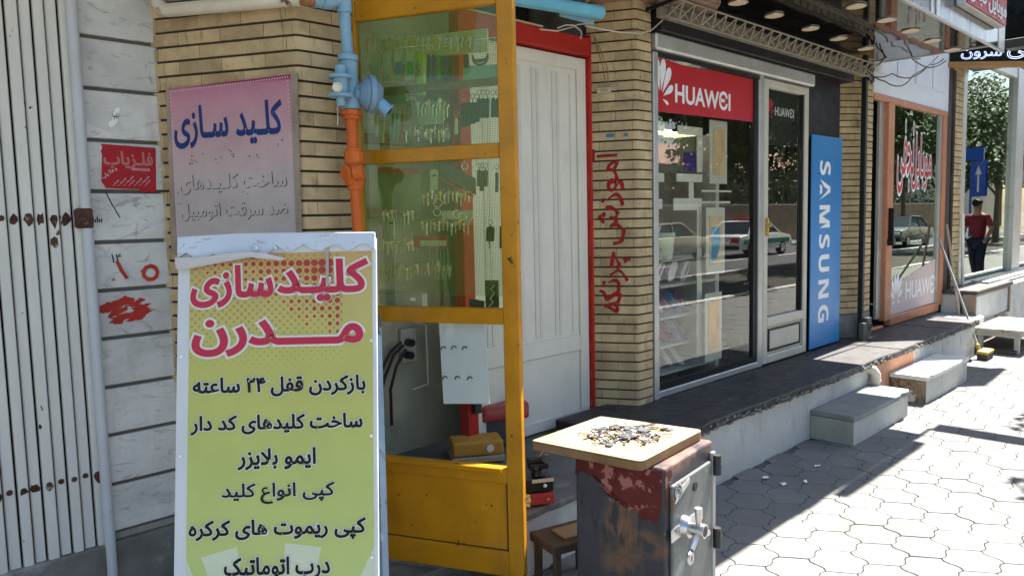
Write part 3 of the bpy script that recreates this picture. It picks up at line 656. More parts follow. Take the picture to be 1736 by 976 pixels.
build('box', MB().box(a.x, b.x, 1.792, 1.86, zb, zb+.36), ALU, rs, bev=.004)
build('red_face', MB().box(a.x+.01, b.x-.01, 1.782, 1.79, zb+.012, zb+.35), mat('red_face', (.40, .02, .03), .4), rs)
g = MB(); text(g, 'موبایل نجفی', Frame((0, 1.781, 0), (1, 0, 0), (0, 0, 1)), a.x+.03, b.x-.03, zb+.03, zb+.20, [(.02, .006, 0), (.02, .0, 0)]); build('raised_lettering', g, WHT, rs)
g = MB().box(8.115, 8.28, .1, 1.86, 3.02, 3.10); single('projecting_bar', g, BLKM, 'dark horizontal arm reaching from the canopy end out over the pavement', 'sign arm', bev=.005)
po = thing('awning_post', 'thin black awning post with ring brackets in front of the brick pier', 'post', (7.28, 2.75, .4))
build('shaft', MB().box(7.255, 7.30, 2.735, 2.78, .40, 3.0), BLKM, po, bev=.004)
for z in (2.80, 2.90):
    g = MB().box(7.28, 7.36, 2.72, 2.75, z-.02, z+.02).ring((7.38, 2.735, z), (0, 1, 0), .03, .012, 12); build('ring_bracket', g, BLKM, po, smooth=True)
g = MB().box(7.21, 7.29, 2.70, 2.75, .40, .56).box(7.30, 7.40, 2.70, 2.76, .42, .60).ring((7.35, 2.69, .52), (0, 1, 0), .03, .008); build('padlock_hasp', g, mat('old_iron', (.14, .13, .11), .6, .4), po, bev=.004)
g = MB().box(7.395, 7.42, 2.805, 2.83, .5, 2.9); build('white_strip', g, TUBEW, po)

# ------------------------------------------------------------------ orange framed shop
os_ = thing('orange_shop', 'orange framed glass shop front under a white panelled transom', 'shop front', (9, GY, .4))
g = MB().box(7.72, 10.0, GY-.035, GY+.03, 2.67, 2.725).box(8.10, 8.27, GY-.04, GY+.03, .47, 2.67).box(9.84, 9.98, GY-.035, GY+.03, .47, 2.67).box(8.27, 9.84, GY-.035, GY+.03, .405, .50).box(7.72, 8.10, GY-.03, GY+.03, .402, .43); build('frame', g, ORANGE, os_, bev=.006)
for a_, b_, c_, d_ in ((8.27, 8.30, -.02, .02), (9.78, 9.84, -.02, .02), (7.98, 8.10, .005, .03)): build('inner_jamb', MB().box(a_, b_, GY+c_, GY+d_, .5, 2.67), ALU, os_)
build('glass_pane', MB().poly([(8.3, GY, .5), (9.78, GY, .5), (9.78, GY, 2.67), (8.3, GY, 2.67)]), GLASS2, os_)
g = MB().box(7.70, 10.05, GY-.02, GY+.03, 2.727, 3.4)
for i in range(4): g.box(7.80+i*.55, 8.25+i*.55, GY-.032, GY-.02, 2.93, 3.3)
build('transom', g, WHITEW, os_, bev=.008)
g = MB().box(8.14, 8.17, GY-.09, GY-.04, 1.30, 1.62).cyl((8.155, GY-.1, 1.28), (8.155, GY-.03, 1.28), .04); build('handle', g, BLK, os_, bev=.004)
f = FF(GY-.004); g = MB(); RW = mat('red_window_paint', (.5, .03, .03), .5)
lay = [(.004, .0, 1), (.044, -.0014, 0)]
text(g, 'موبایل', f, ux(1545, 280), ux(1579, 280), uz(1560, 322), uz(1560, 228), lay); text(g, 'نجفی', f, ux(1521, 270), ux(1549, 270), uz(1535, 328), uz(1535, 206), lay)
build('window_lettering', g, [WHT, RW], os_)
g = MB().prism([(8.305, GY-.003, .505), (9.775, GY-.003, .505), (9.775, GY-.003, uz(1590, 437)), (8.36, GY-.003, uz(1512, 487)), (8.305, GY-.003, uz(1508, 494))], (0, .001, 0)); build('frosted_decal', g, glass('pink_frost', (.8, .7, .7), .05, .15, .3, milky=(.66, .55, .53, .82)), os_)
g = MB(); text(g, 'HUAW\u0404I', f, ux(1535, 485), ux(1587, 470), uz(1560, 502), uz(1560, 470), [(.016, 0, 0)], False); petals(g, f, ux(1519, 490), uz(1519, 508), .27, .0002, 0, sx=.8); build('decal_lettering', g, WHT, os_)
g = MB().box(10.0, 10.25, GY-.01, GY+.05, .3, 3.4); g.tube([(10.08, 2.80, .4), (10.08, 2.80, 3.2)], .02, 8); single('dark_jamb', g, mat('dark_brown_jamb', (.06, .045, .04), .6, var=.3), 'dark brown jamb with a pipe right of the orange shop frame', 'door jamb')
# cables by the transom
CB = thing('cable_bundle', 'loose black cables sagging in front of the white transom', 'cables', (8.6, 2.7, 2.9))
for pts in (((1480, 130), (1512, 125), (1545, 132), (1576, 110), (1600, 100)), ((1480, 104), (1510, 92), (1540, 95), (1575, 115), (1604, 103)), ((1470, 120), (1500, 138), (1528, 146), (1548, 128), (1590, 96)), ((1485, 112), (1500, 96), (1530, 90), (1560, 100))):
    P_ = [onY(x, y, 2.72) for x, y in pts]; q = []
    for i in range(len(P_)-1):
        for t in (0, .33, .66): q.append(P_[i].lerp(P_[i+1], t)+V((0, 0, -.02*math.sin(math.pi*t))))
    build('cable', MB().tube(q+[P_[-1]], .006, 6), BLK, CB, smooth=True)

# ------------------------------------------------------------------ last shop and neon sign
ls = thing('glazed_shop', 'farthest shop window with grey aluminium frame, under the black script sign', 'shop front', (12, GY, .6))
g = MB().box(10.64, 10.80, GY-.02, GY+.03, .6, 3.6).box(13.1, 13.55, GY-.06, GY+.03, .6, 3.6).box(10.8, 13.1, GY-.05, GY+.03, .60, .66).box(13.55, 16, GY-.05, GY+.03, .6, .66).box(10.8, 16, GY-.05, GY+.03, 3.45, 3.6); build('frame', g, ALU, ls, bev=.006)
build('glass_pane', MB().poly([(10.8, GY, .66), (13.1, GY, .66), (13.1, GY, 3.45), (10.8, GY, 3.45)]), GLASS2, ls); build('glass_pane', MB().poly([(13.55, GY, .66), (16, GY, .66), (16, GY, 3.45), (13.55, GY, 3.45)]), GLASS, ls)
g = MB().box(13.7, 16, 3.1, 3.3, .66, 3.3); build('inner_wall', g, mat('beige_inner', (.28, .24, .19), .7), ls)
for z in (2.45, 2.95): build('red_shelf', MB().box(13.6, 16, 2.92, 3.1, z, z+.1), RED, ls)
g = MB()
for i in range(6): g.ring((14.2+.3*(i % 3), 3.09, 1.6+.5*(i//3)), (0, 1, 0), .12, .015)
build('hanging_ring', g, WHITEP, ls)
# sill block
sbk = thing('sill_block', 'projecting pale metal clad sill block under the farthest shop window', 'window sill', (10.9, 2.7, .3))
build('top_plate', MB().box(9.95, 11.6, 2.46, 2.86, .60, .645), SLAB, sbk, bev=.01)
build('front_panel', MB().box(10.0, 11.55, 2.50, 2.60, .27, .60), mat('grey_sheet', (.42, .45, .46), .5, .1, var=.15), sbk, bev=.006)
build('end_trim', MB().box(9.96, 10.0, 2.48, 2.62, .25, .60).box(10.0, 11.55, 2.485, 2.5, .57, .60).box(11.5, 11.56, 2.48, 2.62, .25, .6), mat('brown_trim', (.2, .16, .12), .6), sbk, bev=.003)
build('aluminium_track', MB().box(11.0, 16, 2.60, 2.68, .645, .67).box(11.0, 16, 2.74, 2.80, .645, .68), ALU, sbk)
g = MB().box(10.02, 16, 2.66, 3.0, -.02, .598).box(11.6, 16, 2.52, 2.66, -.02, .598); g.box(9.32, 10.02, 2.40, 3.0, -.02, .36); single('far_plinth', g, CONCLT, 'rough stained plaster plinth behind the broom and the low bench', 'plinth', bev=.015)
ns = thing('neon_sign', 'black angled sign board with glowing white neon script and wooden lower trim', 'sign', (10.6, 2.4, 3.15))
A0, A1 = V((10.02, 2.84, 0)), V((10.98, 2.0, 0)); dn = (A1-A0).normalized()
na = V((-dn.y, dn.x, 0))
zn = onP(1640, 114, A0, na).z; fn = Frame(V((A0.x, A0.y, 0)), dn, (0, 0, 1))
build('board', MB().prism([V((p.x, p.y, zn+.06)) for p in (A0, A1, V((11.0, 2.84, 0)))], (0, 0, 1.3)), mat('black_gloss', (.004, .004, .005), .15), ns)
build('wood_trim', MB().obox(fn(-.03, zn, .02), dn*1.31, -fn.n*.1, V((0, 0, .06))), mat('orange_wood', (.33, .17, .06), .6, var=.2), ns, bev=.004)
g = MB(); q0 = (onP(1628, 100, A0, na)-A0).dot(dn); q1 = (onP(1697, 100, A0, na)-A0).dot(dn); q2 = (onP(1706, 100, A0, na)-A0).dot(dn)
NEON = mat('neon_tube', (.7, .72, .9), .3, emit=(.5, .6, 1, .5))
text(g, 'سرون', fn, q0, q1, zn+.085, zn+.20, [(.0, .012, 0)], tube=.013); text(g, 'می', fn, q2, q2+.36, zn+.085, zn+.23, [(.0, .012, 0)], tube=.013); build('neon_script', g, NEON, ns)
# ================================================================== LOCKSMITH FRONT
# white metal leaf in its red frame
t = thing('metal_door', 'closed white pressed metal door leaf with long grooves, inside a red frame', 'door', (3.24, 3.12, .3))
build('leaf', MB().box(2.745, 3.738, 3.12, 3.15, .31, 2.575), WHITEM, t, bev=.003)
g = MB().box(2.745, 2.80, 3.108, 3.12, .31, 2.575).box(3.655, 3.738, 3.106, 3.12, .31, 2.575).box(2.80, 3.655, 3.108, 3.12, 2.50, 2.575).box(2.80, 3.655, 3.108, 3.12, .76, .86).box(2.80, 3.655, 3.108, 3.12, .31, .38)
build('raised_frame', g, WHITEM, t, bev=.004)
g = MB()
for x in (2.86, 3.10, 3.255, 3.43): g.box(x, x+.028, 3.1155, 3.12, .88, 2.47).box(x+.04, x+.068, 3.1155, 3.12, .88, 2.47)
g.box(3.59, 3.60, 3.115, 3.12, .88, 2.47)
build('pressed_rib', g, mat('white_metal_rib', (.62, .59, .51), .5, var=.06), t, bev=.003)
t = thing('door_frame', 'red painted door frame around the white metal leaf', 'door frame', (3.2, 3.1, .3))
build('lintel', MB().box(2.66, 3.742, 3.06, 3.14, 2.585, 2.69), RED, t, bev=.004)
build('jamb', MB().box(3.742, 3.79, 3.075, 3.15, .30, 2.72), RED, t, bev=.004); build('jamb', MB().box(2.665, 2.74, 3.07, 3.15, .30, 2.60), RED, t, bev=.004)
g = MB().cyl((2.70, 3.05, .62), (2.70, 3.09, .62), .035).box(2.68, 2.73, 3.03, 3.06, .55, .60); build('floor_bolt', g, BLKM, t, bev=.003)
g = MB().box(2.72, 3.30, 3.055, 3.12, 2.69, 2.70); build('broken_plaster_edge', g, mat('raw_wood', (.5, .36, .2), .8), t)
single('void_back', MB().box(2.0, 3.75, 3.6, 3.62, 2.3, 3.1), DARK, 'added dark sheet standing for the unlit void above the red door frame', 'board')  # dark sheet painted in for the unlit void above the lintel
t = thing('blue_tube', 'light blue painted steel tube above the white door', 'tube', (3.0, 2.7, 2.66))
P_ = onY(905, 3, 2.7); Q_ = onY(1018, 22, 2.7)
build('tube', MB().tube([P_+(P_-Q_)*1.6, Q_, ], .036, 14), mat('turquoise_paint', (.13, .40, .52), .45, var=.12, layers=[dict(c=(.3, .08, .04), s=5, lo=.62, hi=.7)]), t, smooth=True)
build('end_plate', MB().obox(Q_+V((-.30, .03, -.06)), (.28, 0, 0), (0, .01, 0), (0, 0, .05)), BLUEP, t)
# weathered plank and strap under the awning
pz = 2.90; g = MB().prism([onZ(1040, 44, pz), onZ(1150, 30, pz), onZ(1212, 24, pz), onZ(1222, 8, pz), onZ(1215, -30, pz), onZ(985, -40, pz), onZ(1000, 6, pz)], (0, 0, .035))
single('wooden_plank', g, mat('pinkish_old_wood', (.30, .20, .15), .85, var=.3, scale=6, layers=[dict(c=(.06, .04, .03), s=5, lo=.52, hi=.7), dict(c=(.45, .3, .24), s=14, lo=.6, hi=.7)]), 'weathered wooden plank sticking out above the brick pier', 'plank', bev=.006)
single('black_strap', MB().tube([onZ(968, 44, 2.86), onZ(1060, 30, 2.86), onZ(1180, -14, 2.86)], .012, 6), BLK, 'black strap running under the weathered plank', 'strap')
t = thing('loose_cable', 'pale loose cables looping above the red lintel and across the brick pier', 'cables', (3.6, 2.9, 2.6))
for pts, Y_ in ((((915, 50), (945, 53), (968, 47), (980, 42), (1000, 40)), 2.98), (((945, 48), (958, 43), (972, 43), (984, 52), (986, 58), (984, 66)), 2.95), (((992, 44), (1020, 50), (1050, 55), (1085, 57), (1104, 52), (1122, 36), (1134, 16)), 2.76)):
    build('cable', MB().tube([onY(x, y, Y_) for x, y in pts], .0042, 6), mat('cable_cream', (.50, .46, .38), .5), t, smooth=True)

# ------------------------------------------------------------------ the open yellow door
D = Frame((1.90, 2.78, 0), (math.cos(R(-65)), math.sin(R(-65)), 0), (0, 0, 1))
def dp(x, y, c=0): return onP(x, y, D(0, 0, c), D.n)
def duz(x, y, c=0): p = dp(x, y, c)-D.o; return p.dot(D.r), p.z
def dbox(mb, u0, u1, z0, z1, c0, c1, m=0): return mb.obox(D(u0, z0, c0), D.r*(u1-u0), D.n*(c1-c0), V((0, 0, z1-z0)), m)
dt = thing('glazed_door', 'open yellow glazed door leaf full of hanging key goods, with a panel at its foot', 'door', (1.95, 2.7, .095))
U0, U1, US = -.058, .668, .598
g = dbox(MB(), US, U1, .095, 2.75, -.02, .02); build('stile', g, YEL, dt, bev=.004)
build('stile', dbox(MB(), U0, U0+.014, .095, 2.75, -.02, .02), YEL, dt, bev=.003)
for z0, z1 in ((2.445, 2.53), (1.845, 1.905), (1.168, 1.235), (.498, .565), (.095, .205)): build('rail', dbox(MB(), U0+.014, US, z0, z1, -.018, .018), YEL, dt, bev=.004)
build('sill_lip', dbox(MB(), U0+.014, US-.02, .545, .567, .018, .034), YEL, dt, bev=.003)
build('lower_panel', dbox(MB(), U0+.014, US, .205, .498, -.008, .006), YEL, dt)
g = dbox(MB(), U0+.014, US, .203, .209, .006, .0075); dbox(g, US-.004, US+.001, .205, .498, .006, .0185); build('panel_groove', g, mat('dark_groove', (.06, .03, .01), .8), dt)
for z0, z1, mm in ((1.905, 2.445, GGLASS), (1.235, 1.845, GGLASS), (.565, 1.168, DGLASS), (2.53, 2.75, DGLASS)):
    build('glass_pane', MB().poly([D(U0+.014, z0, 0), D(US, z0, 0), D(US, z1, 0), D(U0+.014, z1, 0)]), mm, dt)
for z0, z1 in ((1.905, 2.445), (1.285, 1.845)):
    g = MB(); u = U0+.016
    while u < US: dbox(g, u, u+.0009, z0, z1, -.0042, -.003); u += .0072
    z = z0
    while z < z1: dbox(g, U0+.014, US, z, z+.0009, -.0056, -.0044); z += .0072
    build('mesh_screen', g, GREEN, dt)
build('cross_plank', dbox(MB(), duz(640, 145)[0], US, 2.145, 2.175, -.075, -.055), WOOD, dt)
g = MB(); c = dp(896, 848, .021); g.ring(c+D.n*.006, D.n, .011, .003, 12); g.obox(c-D.r*.012-V((0, 0, .026)), D.r*.02, D.n*.004, (0, 0, .052)); build('latch', g, BRASS, dt, bev=.001)
# hinges
for z in (.45, 1.4, 2.3): build('hinge', MB().cyl(D(U0-.006, z, .012), D(U0-.006, z+.09, .012), .008), BRASS, dt)

# goods hanging on the inside of the door
GM = {}
def gm(n, c, r=.45, **k):
    if n not in GM: GM[n] = plain('goods_'+n, c, r, **k)
    return GM[n]
CB_ = [0]
def goods(nm, label, cat, group, x, y0, y1, wpx, mt, c=None, ring=True, dome=.25, tilt=0, thick=.008):
    CB_[0] += 1; c = c if c is not None else -.032-.004*(CB_[0] % 6)
    a, b = dp(x, y0, c), dp(x, y1, c); s = (a-b).length; wd = wpx*.00205
    mb = MB(); ax = V((0, 0, 1)); rr = D.r
    if tilt: ax = (ax*math.cos(tilt)+rr*math.sin(tilt)); rr = ax.cross(D.n)*-1
    top = a
    if ring:
        mb.ring(a-ax*.012, D.n, .010, .0013, 10, 1); top = a-ax*min(.05, s*.3)
        mb.tube([a-ax*.022, top], .0016, 5, 1)
    h = (top-b).length
    k = 5; pts = []
    for i in range(k+1): q = math.pi*i/k; pts.append(top-ax*(wd*dome*(1-math.sin(q)))+rr*(wd/2*math.cos(q)))
    pts += [b-rr*wd/2+ax*wd*.12, b-rr*wd*.38, b+rr*wd*.38, b+rr*wd/2+ax*wd*.12]
    mb.prism([p-D.n*thick/2 for p in pts], D.n*thick, 0)
    o = build(nm, mb, [mt, STEEL], None, bev=.0015); tag(o, label, cat, group); return o
bk, tq = gm('black', (.012, .014, .013)), gm('teal', (.10, .32, .26))
for i, x in enumerate((786, 793, 801, 808)): goods('key_fob', 'flat black key fob in the dark cluster hanging under the plank, upper pane', 'key fob', 'black key fobs in the upper pane', x, 156+i*1, 216-i*3, 13, bk)
for i, x in enumerate((812, 819, 826)): goods('key_fob', 'narrow black key fob in the middle trio of the upper pane', 'key fob', 'black key fobs in the upper pane', x, 152, 200, 8, bk, dome=.4)
for i, x in enumerate((836, 844, 852)): goods('key_fob', 'rounded green black key fob in the trio beside the yellow stile', 'key fob', 'black key fobs in the upper pane', x, 152, 199, 9, gm('greenblack', (.02, .05, .04)), dome=.5)
for i, (x, cn, c_) in enumerate(((727, 'navy blue', (.03, .04, .2)), (735, 'navy blue', (.03, .04, .2)), (744, 'green', (.03, .25, .12)), (754, 'navy blue', (.03, .04, .2)), (764, 'dark', (.03, .03, .05)))):
    goods('lanyard', f'{cn} strap key lanyard with white prints standing behind the upper pane', 'lanyard', 'strap lanyards in the upper pane', x, 92+i, 136, 7, gm('strap'+cn, c_), ring=False, tilt=.12)
for i, (x, w_, c_, l) in enumerate(((636, 20, (.30, .38, .30), 'dull grey green pouch leftmost in the upper pane'), (657, 20, (.38, .46, .36), 'pale clear pouch second in the upper pane'), (676, 19, (.10, .18, .40), 'pouch with blue lower half in the upper pane'), (695, 19, (.05, .28, .10), 'pouch with green lower half in the upper pane'))):
    o = goods('goods_pouch', l, 'pouch', 'clear pouches in the upper pane', x, 88, 137, w_, gm('pouch%d' % i, (.34, .44, .34), .3), c=-.045, ring=False, dome=.05, thick=.014)
    if i >= 1:
        g = MB(); a = dp(x, 116, -.034); g.cbox(a, D.r*w_*.0019, D.n*.002, V((0, 0, .055))); build('contents', g, gm('cont%d' % i, c_), o)
goods('marker_pen', 'bright lime tube crossing behind the wooden plank', 'tube', None, 714, 92, 162, 17, gm('lime', (.35, .62, .03), .3), c=-.085, ring=False, dome=.2, thick=.02)
o = goods('keychain', 'dark blue fob on a long ring, left of the brown bracelet', 'keychain', None, 790, 84, 115, 9, gm('navyfob', (.03, .04, .14)))
a = dp(814, 100, -.05); g = MB()
for s_ in (-1, 1):
    q = [a+D.r*(.034*math.cos(R(180+18*i)))+V((0, 0, .03*math.sin(R(180+18*i))+s_*.006+.012)) for i in range(11)]; g.tube(q, .0045, 6)
for i in range(6): g.ball(a+D.r*(-.02+.008*i)+V((0, 0, -.004)), .005, n=6)
g.tube([a+V((0, 0, .02)), a+V((0, 0, .05))], .0014, 5); single('bracelet', g, gm('brown', (.13, .08, .03)), 'brown beaded half round bracelet hanging beside the yellow stile', 'bracelet', smooth=True)
g = MB(); a0, a1 = dp(785, 137, -.06), dp(861, 134, -.06); g.obox(a0, a1-a0, -D.n*.03, V((0, 0, .06))); single('mint_box', g, gm('mint', (.26, .48, .42)), 'long mint green box lying on the wooden plank', 'box', bev=.002)
g = MB(); a0, a1 = dp(640, 166, -.07), dp(705, 176, -.07); g.obox(dp(640, 178, -.07), D.r*.14, -D.n*.02, V((0, 0, .055))); single('mint_box', g, gm('mint2', (.22, .36, .28)), 'dull green box hanging under the plank near the blue regulator', 'box', bev=.002)
for i, (x, y0, y1, w_, c_, l) in enumerate(((637, 178, 232, 6, (.5, .5, .46), 'silver key pendant leftmost under the plank'), (648, 186, 243, 8, (.45, .48, .40), 'cream oval key pendant under the plank'), (666, 172, 236, 5, (.03, .30, .16), 'thin green key strap, left of two'), (673, 172, 237, 5, (.03, .32, .18), 'thin green key strap, right of two'), (682, 175, 236, 5, (.25, .05, .05), 'thin dark red key strap beside green ones'), (773, 188, 228, 6, (.55, .55, .52), 'silver bottle opener pendant in front of the red post'))):
    goods('key_pendant', l+', upper pane', 'key pendant', 'pendants in the upper pane', x, y0, y1, w_, gm('pend%d' % i, c_, .3), dome=.5)
o = goods('blister_pack', 'wide clear blister pack hanging in the middle of the upper pane', 'blister pack', None, 731, 172, 212, 62, gm('blister', (.30, .40, .28), .2), c=-.06, ring=False, dome=.02)
for i, x in enumerate((707, 716, 725, 740, 752, 758)):
    a = dp(x, 222+3*(i % 3), -.045); g = MB(); q = [a+D.r*(.010*math.cos(j*.6283))+V((0, 0, .026*math.sin(j*.6283))) for j in range(11)]; g.tube(q, .0024, 6); g.tube([a+V((0, 0, .026)), a+V((0, 0, .05))], .0012, 4)
    single('carabiner', g, STEEL, 'silver carabiner in the loose bunch at the foot of the upper pane', 'carabiner', 'carabiners in the upper pane', smooth=True)
# wire row with rings at the top of the upper pane
t = thing('hook_wire', 'wire strung with small rings along the top of the upper pane', 'wire', dp(620, 80, -.04))
a0, a1 = dp(618, 88, -.04), dp(858, 62, -.04); build('wire', MB().tube([a0, a1], .0015, 5), STEEL, t)
g = MB()
for i in range(26):
    p = a0.lerp(a1, .02+i/26); g.ring(p-V((0, 0, rnd(.008, .014))), D.n+D.r*rnd(-.6, .6), rnd(.008, .012), .0012, 9)
o = build('ring', g, STEEL, t); o['kind'] = 'stuff'
single('ceiling_board', dbox(MB(), .02, US-.08, 2.29, 2.38, -.10, -.085), gm('olive', (.46, .50, .26)), 'olive strip hanging across the top of the upper pane', 'board', bev=.002)
for i in range(34):                                                    # key blanks in rows
    x, y = ((622+i*9.5, 62+rnd(-2, 3)) if i < 18 else (690+(i-18)*6.2, 166+rnd(-2, 8)) if i < 30 else (776+(i-30)*7, 60))
    a = dp(x, y, -.03-.012*(i % 3)); hh = rnd(.030, .048); g = MB().ring(a, D.n+D.r*rnd(-.5, .5), .007, .0012, 9).cyl(a-V((0, 0, .016))-D.n*.001, a-V((0, 0, .016))+D.n*.001, .0095, n=10).obox(a-V((0, 0, .018+hh))-D.r*.003, D.r*.006, D.n*.0016, (0, 0, hh))
    single('key_blank', g, STEEL if i % 4 else BRASS, 'small metal key blank in the packed rows behind the green mesh of the upper pane', 'key blank', 'key blanks in the upper pane')
for i in range(16):
    x, y = (650+(i % 8)*7, 355+(i//8)*50+rnd(-4, 4)); a = dp(x, y, -.06); hh = rnd(.03, .05); g = MB().ring(a, D.n, .007, .0012, 9).cyl(a-V((0, 0, .016))-D.n*.001, a-V((0, 0, .016))+D.n*.001, .0095, n=10).obox(a-V((0, 0, .018+hh))-D.r*.003, D.r*.006, D.n*.0016, (0, 0, hh))
    single('key_blank', g, STEEL, 'small metal key blank in the two rows at the left of the middle pane', 'key blank', 'key blanks in the middle pane')
for k, (n_, x_, dx_, y_) in enumerate(((11, 688, 7, 214), (12, 718, 7, 322), (12, 716, 7, 372), (13, 690, 6, 446), (9, 640, 7, 452), (12, 628, 8, 108))):
    for i in range(n_):
        x, y = x_+i*dx_, y_+rnd(-5, 5); a = dp(x, y, -.05-.012*(i % 3)); hh = rnd(.026, .05); g = MB().ring(a, D.n+D.r*rnd(-.5, .5), .007, .0012, 8).cyl(a-V((0, 0, .016))-D.n*.001, a-V((0, 0, .016))+D.n*.001, rnd(.008, .011), n=9).obox(a-V((0, 0, .018+hh))-D.r*.003, D.r*.0065, D.n*.0016, (0, 0, hh))
        up_ = y_ < 250; single('key_blank', g, (STEEL, gm('palekey', (.5, .52, .42)), BRASS)[(i+k) % 3], 'small metal key blank in the packed rows behind the green mesh of the upper pane' if up_ else 'small metal key blank in the dense rows around the white tags of the middle pane', 'key blank', 'key blanks in the upper pane' if up_ else 'key blanks in the middle pane')
# middle pane
def card(nm, label, cat, group, x0, y0, x1, y1, mt, c=-.04, thick=.004, head=None, skew=0):
    a, b = dp(x0, y0, c), dp(x1, y1, c); mb = MB(); ud = (b-a).dot(D.r); zd = a.z-b.z
    mb.obox(a-V((0, 0, zd)), D.r*ud+V((0, 0, skew)), -D.n*thick, V((0, 0, zd))); o = build(nm, mb, mt, None, bev=.001); tag(o, label, cat, group)
    if head:
        g = MB().obox(a-V((0, 0, zd*head[0]))+D.n*.0006, D.r*ud+V((0, 0, skew)), -D.n*.002, V((0, 0, zd*head[0]))); build('header', g, head[1], o)
    return o
rd = gm('redprint', (.42, .04, .03))
card('goods_bag', 'clear bag with a red header card at the top left of the middle pane', 'bag', None, 640, 283, 714, 352, gm('bagclear', (.17, .22, .13), .2), c=-.05, head=(.14, rd), skew=-.015)
for i, (x, y0, y1, l) in enumerate(((736, 295, 322, 'white'), (663, 375, 400, 'cream'))):
    o = goods('blister_card', f'small {l} hanging blister card with a point, middle pane', 'blister card', None, x, y0-8, y1, 17, gm('whitecard', (.52, .55, .46), .4), ring=False, dome=.2)
    build('label_strip', MB().cbox(dp(x, y0+3, -.025), D.r*.02, D.n*.001, V((0, 0, .006))), bk, o)
a = dp(775, 300, -.075); g = MB().cbox(a, D.r*.17+V((0, 0, -.09)), V((0, 0, .07)), D.n*.01); o = single('wallet_pack', g, gm('darkpack', (.03, .035, .05), .3), 'slanting black and red packet at the top of the middle pane', 'packet', bev=.003)
build('red_edge', MB().cbox(a+D.n*.006-V((0, 0, .045)), D.r*.15+V((0, 0, -.08)), V((0, 0, .012)), D.n*.003), rd, o)
for i, x in enumerate((812, 817, 823)): goods('key_fob', 'short black fob in the bunch by the white door, middle pane', 'key fob', 'fobs at the top of the middle pane', x, 276, 316+(i % 2)*8, 9, bk)
goods('key_fob', 'slim navy rod fob near the yellow stile, middle pane', 'key fob', None, 842, 278, 326, 6, gm('navyfob', (.03, .04, .14)))
for i, x in enumerate((852, 858)): goods('key_pendant', 'long thin dark pendant on a chain beside the yellow stile', 'key pendant', 'thin pendants in the middle pane', x, 280, 355, 3, gm('greenblack', (.02, .05, .04)))
o = goods('car_key', 'black headed car key hanging alone in front of the white door', 'car key', None, 831, 372, 409, 17, bk, dome=.35); a = dp(830, 408, -.04)
build('blade', MB().obox(a-D.r*.003-V((0, 0, .034)), D.r*.0065, D.n*.002, (0, 0, .036)), STEEL, o)
o = goods('car_key', 'square black car key on a chain next to the yellow stile', 'car key', None, 853, 366, 421, 15, bk, dome=.1); a = dp(853, 420, -.04); build('chain', MB().tube([a, a-V((0, 0, .06))], .0015, 5), STEEL, o)
card('goods_bag', 'red and white header card above a row of clipped key holders, middle pane', 'display card', None, 701, 400, 760, 420, rd, c=-.035, head=None); card('label_strip', 'pale strip printed on the red header card of the key holders', 'label', None, 712, 408, 757, 417, gm('whitecard', (.52, .55, .46)), c=-.033, thick=.001)
for i in range(10):
    x = 704+i*6; a = dp(x, 424, -.035); g = MB().tube([a, a+D.r*.004-V((0, 0, .03)), a+D.r*.001-V((0, 0, .06))], .0034, 6).ring(a+V((0, 0, .004)), D.n, .005, .0014, 8).tube([a-V((0, 0, .06)), a-V((0, 0, .105))], .0012, 4).ring(a-V((0, 0, .115)), D.n+D.r*rnd(-1, 1), .011, .0014, 10)
    single('key_holder', g, gm('silvergreen', (.30, .36, .28), .3, metal=.5), 'silver spring key holder in the row of ten under the red header card', 'key holder', 'key holders in a row in the middle pane', smooth=True)
for i, (x, y, r_, l) in enumerate(((742, 344, .018, 'white split ring under the white blister card'), (741, 360, .016, 'white round tag ring in the middle of the pane'), (775, 363, .017, 'bright split ring in front of the red post'), (783, 367, .015, 'pale ring tag beside the red post'), (681, 426, .013, 'brass split ring alone left of the key holders'), (795, 370, .012, 'small ring right of the red post'), (788, 282, .013, 'ring at the top edge by the white door'), (808, 285, .014, 'second ring at the top edge by the white door'))):
    a = dp(x, y, -.05); g = MB().ring(a, D.n+D.r*.3, r_, .002, 14).tube([a+V((0, 0, r_)), a+V((0, 0, r_+.03))], .0012, 4); single('split_ring', g, STEEL if i != 4 else BRASS, l+', middle pane', 'ring', 'rings in the middle pane', smooth=True)
card('white_card', 'white strip card behind the rings, middle pane', 'card', None, 748, 358, 802, 371, gm('white2', (.55, .58, .48)), c=-.07)
o = card('black_card', 'black card with a white squiggle at the lower right of the middle pane', 'card', None, 822, 475, 846, 521, bk, c=-.03)
build('squiggle', MB().tube([dp(838, 483, -.0285), dp(832, 490, -.0285), dp(838, 497, -.0285), dp(831, 506, -.0285), dp(836, 512, -.0285), dp(829, 519, -.0285)], .0016, 5), WHT, o)
o = card('carton', 'grey carton lying at the lower left of the middle pane', 'carton', None, 642, 492, 716, 517, gm('greybox', (.26, .29, .31)), c=-.05, thick=.05, skew=-.012); build('label_strip', MB().cbox(dp(700, 507, -.048), D.r*.026, D.n*.002, V((0, 0, .014))), WHT, o)
card('wallet', 'dark small wallet standing at the foot of the middle pane', 'wallet', None, 795, 506, 820, 522, gm('wallet', (.03, .03, .035)), c=-.045, thick=.015, skew=-.01)
